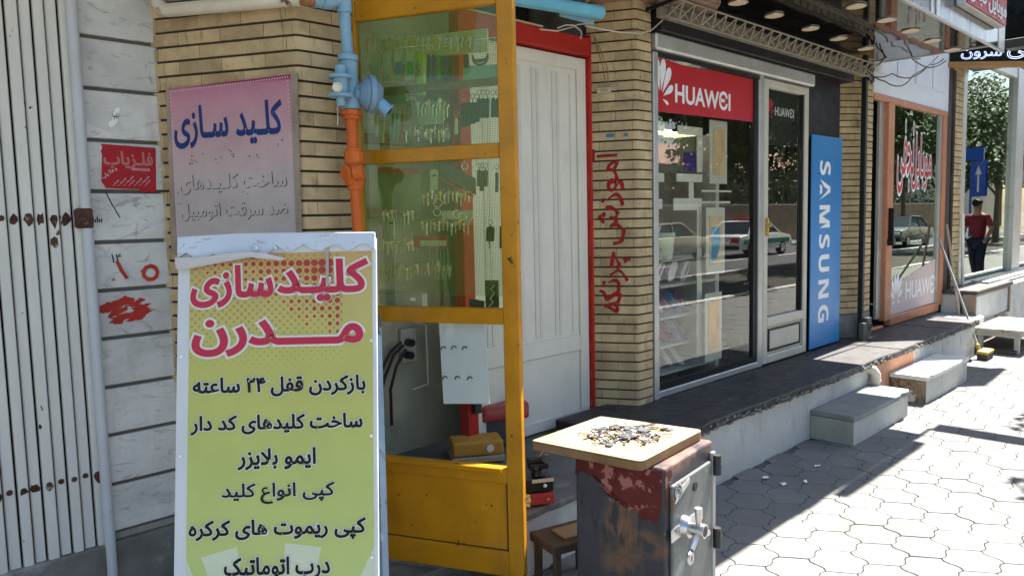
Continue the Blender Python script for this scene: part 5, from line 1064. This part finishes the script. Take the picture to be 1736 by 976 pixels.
# board on the safe
TZ = .75; cs = [onZ(*p, TZ) for p in ((901, 746), (1018, 705), (1192, 728), (1088, 782))]
def rc(a, b, c, r_=.03, n=5):
    p, q = b+(a-b).normalized()*r_, b+(c-b).normalized()*r_; return [p*(1-t)**2+b*2*t*(1-t)+q*t*t for t in [i/n for i in range(n+1)]]
ol = []
for i in range(4): ol += rc(cs[i-1], cs[i], cs[(i+1) % 4], .012 if i < 2 else .03)
tb = thing('wooden_board', 'thick pale wooden board laid across the top of the safe', 'board', sum(cs, V((0, 0, 0)))/4-V((0, 0, .037)))
build('core', MB().prism([p-V((0, 0, .037)) for p in ol], (0, 0, .033)), WOODB, tb, bev=.003)
build('worn_top', MB().prism([p-V((0, 0, .0035)) for p in ol], (0, 0, .0035)), WOODL, tb, bev=.001)
def onboard(x, y): return onZ(x, y, TZ)
kg = 'loose keys spread on the wooden board'
KB = [plain('key_black', (.014, .014, .015), .35), plain('key_grey', (.10, .10, .11), .4)]
KST = [mat('key_steel', (.26, .25, .23), .35, .85, var=.2), mat('key_brass', (.35, .26, .12), .35, .9, var=.2)]
def key(kind):
    if kind == 'steel':
        g = MB().ring((-.003, 0, .0012), (0, 0, 1), .0105, .0034, 12).obox((.007, -.004, 0), (.045, 0, 0), (0, .008, 0), (0, 0, .002))
        for i in range(4): g.obox((.018+.006*i, .0035, 0), (.003, 0, 0), (0, .002, 0), (0, 0, .002))
        return build('key', g, KST[random.random() < .12], None, loc=(0, 0, 0))
    r_ = thing('car_key', '', 'car key')
    g = MB(); w_, l_ = rnd(.013, .018), rnd(.036, .052)
    g.prism([(-l_, -w_*.7, 0), (-l_*.8, -w_, 0), (0, -w_*.8, 0), (0, w_*.8, 0), (-l_*.8, w_, 0), (-l_, w_*.7, 0)], (0, 0, rnd(.006, .009)))
    build('head', g, KB[random.random() < .3], r_, bev=.0025, loc=(0, 0, 0)); build('blade', MB().obox((0, -.004, .003), (.04, 0, 0), (0, .008, 0), (0, 0, .0025)), KST[0], r_, loc=(0, 0, 0))
    if random.random() < .4: build('button_pad', MB().box(-l_*.7, -l_*.3, -w_*.45, w_*.45, .006, .0098), KB[1], r_, loc=(0, 0, 0))
    return r_
protos = {}
spots = [(1030, 726, 'car'), (1024, 728, 'car'), (1040, 728, 'car'), (1062, 727, 'car'), (1074, 734, 'car'), (1081, 741, 'car'), (1087, 729, 'car'), (1099, 732, 'car'), (1018, 752, 'car'), (1037, 753, 'car'), (1068, 745, 'car'), (1052, 743, 'car'), (1120, 728, 'car'), (1094, 724, 'car')]
for i in range(44):
    a_, q_ = rnd(0, 6.28), rnd(0, 1)**.6; spots.append((1058+62*q_*math.cos(a_), 737+14*q_*math.sin(a_), 'steel'))
spots += [(1098, 750, 'steel'), (1128, 730, 'steel'), (1136, 729, 'steel'), (1006, 742, 'steel'), (1000, 739, 'steel')]
for i, (x, y, kd) in enumerate(spots):
    lst = protos.setdefault(kd, [])
    if len(lst) < 5: o = key(kd); lst.append(o)
    else: o = copy_tree(random.choice(lst))
    p = onboard(x, y); o.location = p+V((0, 0, .0006+.0022*(i % 4))); o.rotation_euler = (rnd(-.06, .06), rnd(-.12, .02), rnd(0, 6.28))
    tag(o, 'bare metal key lying flat in the loose scatter on the wooden board' if kd == 'steel' else 'car key with a dark plastic head lying in the heap on the wooden board', 'key' if kd == 'steel' else 'car key', kg)

# ------------------------------------------------------------------ stool, steps, drain, broom, bench, litter
c = onZ(946, 926, .22); f = cbx(c, 0, 0, 0, 30)
WOODD = mat('dark_stool_wood', (.09, .06, .04), .8, var=.3, layers=[dict(c=(.2, .14, .1), s=9, lo=.6, hi=.7)])
t = thing('low_stool', 'low brown wooden stool wedged behind the safe', 'stool', f(0.08, -.26, -.1))
build('seat', fbox(MB(), f, -.02, .26, -.04, 0, -.2, .0), WOODD, t, bev=.004)
for u_ in (0, .22):
    for c_ in (-.18, -.03): build('leg', fbox(MB(), f, u_-.01, u_+.02, -.22, -.04, c_, c_+.025), WOODD, t, bev=.002)
build('slat_pile', fbox(MB(), f, .06, .2, .001, .014, -.14, -.03), mat('cardboard', (.25, .17, .1), .8), t, bev=.002)
def step(lab, x0, x1, y0, h, m_top, m_body, m_side):
    t = thing('stone_step', lab, 'step', ((x0+x1)/2, (y0+2.31)/2, 0))
    build('body', MB().box(x0+.02, x1-.02, y0+.02, 2.308, -.01, h-.038), m_body, t, bev=.010, seg=2)
    build('side_slab', MB().box(x0+.012, x0+.02, y0+.024, 2.306, 0, h-.04), m_side, t)
    e = [(x0+(x1-x0)*i/24, y0+(rnd(0, .007) if 0 < i < 24 else .012)+(.016 if random.random() < .08 else 0)) for i in range(25)]
    build('tread', MB().prism([(a_, b_, h-.036) for a_, b_ in e]+[(x1-rnd(0, .005), y0+(2.306-y0)*q_, h-.036) for q_ in (.3, .6, 1)]+[(x0+rnd(0, .006), y0+(2.306-y0)*q_, h-.036) for q_ in (1, .65, .3)], (0, 0, .036)), m_top, t, bev=.006, seg=2)
step('grey topped concrete step in the shade, nearer the safe', 5.20, 6.30, 1.985, .205, mat('grey_tread', (.21, .225, .215), .75, var=.15, bump=.2), CONC, mat('green_grey_plaster', (.33, .33, .27), .85, var=.15, bump=.3, layers=[dict(c=(.18, .16, .12), s=5, lo=.6, hi=.75)]))
step('sunlit white topped step with a stained side', 6.74, 7.92, 2.0, .225, mat('white_tread', (.58, .57, .54), .6, var=.06), CONC, mat('stained_step_side', (.22, .17, .11), .8, var=.25, scale=5, layers=[dict(c=(.10, .055, .03), s=6, lo=.5, hi=.6, dist=1.5), dict(c=(.55, .50, .44), s=5, lo=.6, hi=.66)]))
c = onY(1487, 625, 2.25); t = thing('drain_pipe', 'short cream plastic drain pipe elbow under the slab edge', 'drain pipe', (c.x, 2.25, 0))
build('pipe', MB().tube([(c.x, 2.26, .0), (c.x, 2.26, .26)], .033, 16), CREAMP, t, smooth=True); build('elbow', MB().tube([(c.x, 2.26, .24), (c.x, 2.262, .29), (c.x-.01, 2.275, .32), (c.x-.02, 2.32, .335)], .039, 16).tube([(c.x, 2.26, .225), (c.x, 2.26, .245)], .042, 16), CREAMP, t, smooth=True)
a, b = onZ(1660, 603, .03), onY(1592, 405, 2.80); t = thing('broom', 'broom with yellow head and grey pole leaning on the orange frame', 'broom', (a.x, a.y, 0))
build('pole', MB().tube([a+V((0, 0, .06)), b], .013, 10), mat('grey_pole', (.42, .41, .38), .4), t, smooth=True)
build('head', MB().obox(a+V((-.10, -.10, .03)), (.26, .0, 0), (.03, .11, 0), (0, 0, .035)).cyl(a+V((0, 0, .05)), a+V((-.005, .02, .13)), .02), mat('broom_yellow', (.48, .36, .10), .6), t, bev=.008); build('bristles', MB().obox(a+V((-.09, -.095, -.03)), (.24, 0, 0), (.025, .10, 0), (0, 0, .06)), mat('bristle_dark', (.10, .08, .05), .9, bump=1, bscale=200), t)
a, b = onY(1628, 545, 2.62), onY(1605, 380, 2.78); single('wooden_pole', MB().tube([a, b], .014, 8), mat('pale_pole', (.36, .30, .22), .6), 'second bare pole leaning in the dark corner behind the broom', 'pole', smooth=True)
a, b = onY(1632, 362, 2.80), onY(1632, 488, 2.80); single('white_conduit', MB().tube([a, b], .02, 8), WHITEP, 'short white conduit on the far slim brick pier', 'conduit', smooth=True)
t = thing('low_bench', 'low worn wooden bench on the pavement under the sill block', 'bench', (10.15, 2.15, 0)); WB = mat('white_worn_wood', (.42, .40, .36), .7, var=.2, layers=[dict(c=(.16, .13, .1), s=7, lo=.55, hi=.7)])
build('top', MB().box(9.62, 10.75, 1.93, 2.42, .235, .27), WB, t, bev=.005); build('apron', MB().box(9.66, 10.71, 1.96, 2.39, .18, .235), WB, t)
for x in (9.68, 10.66):
    for y in (1.98, 2.33): build('leg', MB().box(x, x+.05, y, y+.05, 0, .18), WB, t, bev=.003)
build('base_board', MB().box(9.60, 10.6, 2.0, 2.45, .005, .04), mat('dark_wet_wood', (.09, .07, .055), .7), t)
for i, (x, y, l) in enumerate(((1386, 790, 'largest crumpled white paper scrap on the shaded paving'), (1328, 821, 'flat white scrap lying nearer the safe'), (1297, 811, 'thin pale scrap close to the platform wall'), (1365, 817, 'tiny white scrap between two pavers'))):
    p = onZ(x, y, .004); k = 7; s_ = (.034, .03, .03, .018)[i]
    g = MB().prism([p+V((s_*rnd(.5, 1)*math.cos(6.283*j/k), s_*rnd(.4, .8)*math.sin(6.283*j/k), rnd(0, .012))) for j in range(k)], (0, 0, .0015)); single('paper_scrap', g, WHT, l, 'litter', 'paper litter on the paving')
# ================================================================== ACROSS THE STREET (seen in the shop glass, casting the leaf shadows)
def leafblob(mb, c, rx, ry, rz, n, s=.09):
    for _ in range(n):
        d = V((random.gauss(0, 1), random.gauss(0, 1), random.gauss(0, 1))).normalized(); k = rnd(.35, 1)**.5
        p = V(c)+V((d.x*rx, d.y*ry, d.z*rz))*k; a = V((rnd(-1, 1), rnd(-1, 1), rnd(-1, 1))).normalized(); b = a.orthogonal().normalized(); w_ = s*rnd(.6, 1.3)
        mb.add([p-a*w_, p+b*w_*.5, p+a*w_, p-b*w_*.5], [(0, 1, 2, 3)])
def make_tree(label, h, rad, n, group):
    t = thing('street_tree', label, 'tree', (0, 0, 0), group)
    g = MB().tube([(0, 0, -.15), (.05, .03, h*.2), (-.04, .05, h*.42), (.06, 0, h*.7)], .15, 9, rs=[.17, .14, .11, .05]); lim = []
    for i in range(7):
        a = i*2.4; r_ = rad*rnd(.5, .8); z0 = h*rnd(.36, .5); e = V((r_*math.cos(a), r_*math.sin(a), h*rnd(.6, .85))); lim.append(e)
        g.tube([(0, .03, z0), (e.x*.45, e.y*.45, z0+(e.z-z0)*.6), e], .05, 6, rs=[.07, .045, .015])
    build('trunk', g, BARK, t, smooth=True, loc=(0, 0, 0)); g = MB()
    for e in lim+[V((0, 0, h*.85))]:
        for _ in range(3): leafblob(g, e+V((rnd(-.5, .5), rnd(-.5, .5), rnd(-.3, .5)))*rad*.4, rad*.42, rad*.42, rad*.34, n//24, .13)
    build('crown', g, LEAF, t, loc=(0, 0, 0)); return t
T0 = make_tree('leafy street tree growing in the verge, seen in the shop glass', 5.6, 2.1, 4200, 'trees along the kerb')
T1 = make_tree('tall dense tree behind the houses across the street', 11, 4.6, 6000, 'tall trees across the street')
T0.location = (11.5, -3.4, -.06)
for i, (x, y) in enumerate(((17.5, -3.5), (24, -3.4), (34, -3.5), (42, -4.0), (49, -3.6))):
    o = copy_tree(T0); o.location = (x, y, -.06); o.rotation_euler.z = i*1.7+1
    o['label'] = ['leafy verge tree a few metres beyond the nearest one', 'leafy verge tree near the parked sedans', 'leafy verge tree beside the blue road sign', 'leafy verge tree far along past the road sign', 'leafy verge tree farthest along the kerb'][i]
T1.location = (14, -19.5, 0)
for i, (x, y) in enumerate(((22, -24), (31, -25), (40, -24), (50, -22), (60, -21), (5, -21), (70, -24), (58, -13.4), (70, -13.2), (84, -13.4), (47, -15.4), (36, -15.4))):
    o = copy_tree(T1); o.location = (x, y, 0); o.rotation_euler.z = i*1.3; o.scale = (1, 1, rnd(.85, 1.15)) if i < 10 else (.5, .5, .5)
    o['label'] = 'tall dense tree across the street, '+['above the left end of the pink roofed house', 'behind the middle of the pink roofed house', 'behind the far half of the pink roofed house', 'at the far end of the pink roofed house', 'between the two houses', 'opposite the yellow door', 'behind the pale house', 'just past the garden wall curve', 'in front of the pale house', 'farthest along the street', 'small, before the garden wall end', 'small, before the brown house'][i]
# a branch reaching over the pavement (its leaf shadow lies at the right of the picture)
t = thing('overhanging_tree', 'young kerb tree whose branches reach over the pavement', 'tree', (9.2, -2.4, -.06))
g = MB().tube([(9.2, -2.4, -.1), (9.15, -2.3, 1.6), (8.9, -1.6, 2.9), (8.3, -.3, 3.6), (7.9, .9, 3.75)], .07, 8, rs=[.1, .08, .06, .04, .012]).tube([(8.6, -.9, 3.3), (9.2, .5, 3.8), (9.2, 1.35, 3.8)], .03, 6, rs=[.04, .02, .01]); build('trunk', g, BARK, t, smooth=True)
g = MB()
for c_, r_, n_ in (((7.85, 1.02, 3.72), (.42, .22, .1), 90), ((8.2, .8, 3.7), (.3, .25, .12), 60), ((7.5, .85, 3.8), (.25, .18, .1), 40), ((9.3, 1.4, 3.75), (.5, .1, .08), 55), ((8.6, -.6, 3.7), (.6, .5, .3), 220), ((9.0, -2.1, 3.9), (.9, .8, .6), 500), ((8.9, 1.15, 3.8), (.3, .15, .1), 40)): leafblob(g, c_, *r_, n_, .075)
build('crown', g, LEAF, t)

def make_car(label, body_c, name='parked_car', stripe=None):
    t = thing(name, label, 'car', (0, 0, 0), 'cars across the street'); P = mat('car_paint_'+label[:6], body_c, .25, .1, var=.03, coat=.6)
    W = .84; prof = [(-2.15, .30), (-2.2, .55), (-2.15, .82), (-1.35, .90), (1.05, .92), (2.05, .78), (2.2, .55), (2.15, .28)]
    g = MB(); n = len(prof); vs = []
    for y, k in ((-W, .97), (-W+.06, 1), (W-.06, 1), (W, .97)): vs += [(x*(1 if abs(y) < W else .985), y, .28+(z-.28)*k) for x, z in prof]
    g.add(vs, [tuple(range(n))[::-1], tuple(range(3*n, 4*n))]+[(r_*n+i, r_*n+(i+1) % n, (r_+1)*n+(i+1) % n, (r_+1)*n+i) for r_ in range(3) for i in range(n)]); bo = build('body', g, P, t, bev=.04, seg=2, smooth=True, loc=(0, 0, 0))
    rf = [(-1.45, .88), (-.95, 1.36), (.35, 1.40), (1.1, .90)]; vs = []
    for s_ in (-1, 1): vs += [(x, s_*(W-.04 if z < 1 else W-.2), z) for x, z in rf]
    g = MB().add(vs, [(0, 1, 2, 3), (7, 6, 5, 4), (0, 4, 5, 1), (1, 5, 6, 2), (2, 6, 7, 3)]); build('window_glass', g, mat('car_glass_'+label[:6], (.03, .04, .045), .06), t, loc=(0, 0, 0))
    g = MB()
    for s_ in (-1, 1):
        for (x0, z0), (x1, z1) in (((-1.45, .88), (-.95, 1.36)), ((-.95, 1.36), (.35, 1.40)), ((.35, 1.40), (1.1, .90)), ((-.35, .9), (-.33, 1.38))):
            f_ = lambda x, z: V((x, s_*((W-.04) if z < 1 else (W-.2))*1.005, z)); g.tube([f_(x0, z0), f_(x1, z1)], .035, 6)
    g.add([(-.95, -W+.2, 1.365), (.35, -W+.2, 1.405), (.35, W-.2, 1.405), (-.95, W-.2, 1.365)], [(0, 1, 2, 3)]); build('roof', g, P, t, loc=(0, 0, 0))
    for x in (-1.35, 1.3):
        for s_ in (-1, 1):
            wl = build('wheel', MB().cyl((x, s_*(W-.17), .29), (x, s_*(W+.01), .29), .29, n=22), RUB, t, bev=.02, loc=(0, 0, 0)); build('rim', MB().cyl((x, s_*(W+.005), .29), (x, s_*(W+.02), .29), .17, n=16), ALU, wl, loc=(0, 0, 0))
    for s_ in (-1, 1): build('headlight', MB().box(2.08, 2.2, s_*.6-.17, s_*.6+.17, .56, .70), WHITEP, t, bev=.02, loc=(0, 0, 0)); build('tail_light', MB().box(-2.22, -2.12, s_*.62-.16, s_*.62+.16, .58, .76), RED, t, bev=.02, loc=(0, 0, 0))
    build('bumper', MB().box(2.1, 2.24, -.8, .8, .33, .46).box(-2.26, -2.1, -.8, .8, .33, .46), BLK, t, bev=.02, loc=(0, 0, 0))
    if stripe:
        for s_ in (-1, 1): build('side_stripe', MB().box(-1.9, 1.9, s_*(W+.002)-.001, s_*(W+.002)+.001, .50, .68), mat('green_stripe', (.02, .22, .12), .4), t, loc=(0, 0, 0))
        build('light_bar', MB().box(-.35, -.2, -.5, .5, 1.42, 1.52), RED, t, bev=.02, loc=(0, 0, 0))
    return t
c1 = make_car('white sedan with a green side stripe parked across the street', (.72, .72, .70), stripe=True); c1.location = (28.6, -9.6, -.1)
c2 = make_car('pale yellow sedan parked behind the white one across the street', (.60, .56, .38)); c2.location = (23.6, -10.4, -.1)
c3 = make_car('dark grey sedan with white roof standing on the road far along', (.10, .11, .11)); c3.location = (38, -7.0, -.1); c3.rotation_euler.z = math.pi
# houses and wall opposite
t = thing('house', 'low brown house with a pink tiled roof across the street', 'house', (38, -19, 0))
build('wall', MB().box(22, 56, -19, -16.6, 0, 4.2), mat('brown_wall', (.20, .16, .11), .85, var=.2), t)
g = MB()
for i in range(5): g.prism([(21.5, -16.5-i*.35, 4.2+i*.24), (56, -16.5-i*.35, 4.2+i*.24), (56, -16.9-i*.35, 4.5+i*.24), (21.5, -16.9-i*.35, 4.5+i*.24)], (0, -.02, -.06))
build('roof', g, mat('pink_tile', (.55, .33, .27), .8), t)
for i in range(6): build('window', MB().box(25+5*i, 26.6+5*i, -16.6, -16.55, 1.4, 2.9), DARK, t)
t = thing('garden_wall', 'long low brick garden wall across the street', 'wall', (30, -14, 0)); build('brickwork', MB().box(-8, 75, -14.4, -14.2, -.1, 2.0), mat('opposite_brick', (.30, .22, .14), .9, var=.25, scale=2), t); build('coping', MB().box(-8, 75, -14.45, -14.15, 2.0, 2.08), CONC, t)
t = thing('tall_house', 'pale plastered house far along the opposite side', 'house', (72, -18, 0)); build('wall', MB().box(64, 90, -20, -15, 0, 7), mat('pale_house', (.42, .40, .36), .85), t)
for i in range(4): build('window', MB().box(66+5*i, 68+5*i, -15, -14.95, 3.5, 5), DARK, t)
g = MB()
for i in range(14): leafblob(g, (4+5*i+rnd(-1, 1), -15.4, 2.6), 2.8, 1, 1.6, 420, .16)
o = build('hedge', g, LEAF); o['kind'] = 'stuff'
# arrow sign and street plate down the street
t = thing('road_sign', 'blue rectangular road sign with a white upward arrow', 'road sign', (30, -1.75, 0)); sr = V((.42, -.9, 0)).normalized(); f = Frame((30, -1.75, 0), sr, (0, 0, 1))
BLS = mat('sign_blue', (.01, .08, .42), .35)
build('post', MB().cyl((30, -1.75, -.1), (30, -1.75, 3.2), .03), ALU, t); build('plate', fbox(MB(), f, -.28, .28, 2.0, 3.2, -.045, -.035).obox(f(-.28, 2, .032), f.r*.56, f.n*.01, (0, 0, 1.2)), BLS, t)
g = MB()
for c_ in (-.047, .0435): g.prism([f(-.035, 2.15, c_), f(.035, 2.15, c_), f(.035, 2.75, c_), f(.12, 2.75, c_), f(0, 3.05, c_), f(-.12, 2.75, c_), f(-.035, 2.75, c_)], f.n*.001)
build('arrow', g, WHT, t)
single('street_plate', MB().box(31.9, 32.0, -3.0, -2.1, 3.35, 3.8).cyl((31.95, -2.5, -.1), (31.95, -2.5, 3.2), .04), BLS, 'plain blue street name plate on a thin post', 'street sign')
# pedestrian reflected in the far window
def skinned(name, verts, edges, radii, mt, parent):
    me = bpy.data.meshes.new(name); me.from_pydata(verts, edges, []); o = bpy.data.objects.new(name, me); COL.objects.link(o); o.parent = parent
    md = o.modifiers.new('skin', 'SKIN'); 
    for v, r_ in zip(me.skin_vertices[0].data, radii): v.radius = (r_, r_)
    me.skin_vertices[0].data[0].use_root = True
    sb_ = o.modifiers.new('sub', 'SUBSURF'); sb_.levels = 2; sb_.render_levels = 2
    dg = bpy.context.evaluated_depsgraph_get(); m2 = bpy.data.meshes.new_from_object(o.evaluated_get(dg)); m2.materials.clear(); m2.materials.append(mt)
    m2.polygons.foreach_set('use_smooth', [True]*len(m2.polygons)); o.modifiers.clear(); o.data = m2; return o
pe = thing('person', 'pedestrian in maroon t-shirt, dark trousers and dark cap walking along the pavement', 'person', (0, 0, 0))
SKIN = mat('skin', (.42, .25, .17), .5)
v = [(0, 0, .96), (0, .02, 1.12), (0, .02, 1.30), (0, .0, 1.44), (0, -.01, 1.52), (0, -.03, 1.60), (0, -.03, 1.70), (-.18, .0, 1.42), (-.26, .03, 1.15), (-.22, -.12, .95), (-.20, -.18, .87), (.18, 0, 1.42), (.27, .02, 1.15), (.24, -.14, .97), (.20, -.22, .92), (-.10, 0, .9), (-.11, -.10, .5), (-.11, -.02, .09), (-.11, -.16, .04), (.10, 0, .9), (.10, .05, .5), (.10, .2, .12), (.10, .08, .03)]
e = [(0, 1), (1, 2), (2, 3), (3, 4), (4, 5), (5, 6), (3, 7), (7, 8), (8, 9), (9, 10), (3, 11), (11, 12), (12, 13), (13, 14), (0, 15), (15, 16), (16, 17), (17, 18), (0, 19), (19, 20), (20, 21), (21, 22)]
r_ = [.10, .09, .10, .08, .055, .09, .085, .05, .045, .034, .04, .05, .045, .034, .04, .05, .045, .035, .045, .05, .045, .035, .045]
skinned('body', v, e, r_, SKIN, pe)
skinned('t_shirt', [(0, 0, .93), (0, .02, 1.12), (0, .02, 1.30), (0, 0, 1.44), (-.18, 0, 1.42), (-.25, .025, 1.2), (.18, 0, 1.42), (.26, .02, 1.2)], [(0, 1), (1, 2), (2, 3), (3, 4), (4, 5), (3, 6), (6, 7)], [.165, .15, .168, .125, .075, .07, .075, .07], mat('maroon_cotton', (.22, .025, .035), .8), pe)
skinned('trousers', [(0, 0, .95), (-.10, 0, .88), (-.11, -.10, .5), (-.11, -.02, .12), (.10, 0, .88), (.10, .05, .5), (.10, .2, .14)], [(0, 1), (1, 2), (2, 3), (0, 4), (4, 5), (5, 6)], [.16, .11, .08, .065, .11, .08, .065], mat('dark_denim', (.02, .025, .05), .8), pe)
build('cap', MB().ball((0, -.03, 1.72), .1, .115, .075).cyl((0, -.12, 1.71), (0, -.14, 1.712), .075, .07), BLK, pe, loc=(0, 0, 0))
for s_ in (-1, 1): build('shoe', MB().ball((s_*.11, -.1 if s_ < 0 else .12, .04), .05, .13, .045), BLK, pe, loc=(0, 0, 0)); build('eye', MB().ball((s_*.035, -.115, 1.635), .012), BLK, pe, loc=(0, 0, 0))
build('face_feature', MB().ball((0, -.125, 1.60), .014, .02, .022).ball((0, -.112, 1.555), .025, .01, .006), SKIN, pe, loc=(0, 0, 0))
pe.location = (18.4, 1.15, 0); pe.rotation_euler.z = R(-80)
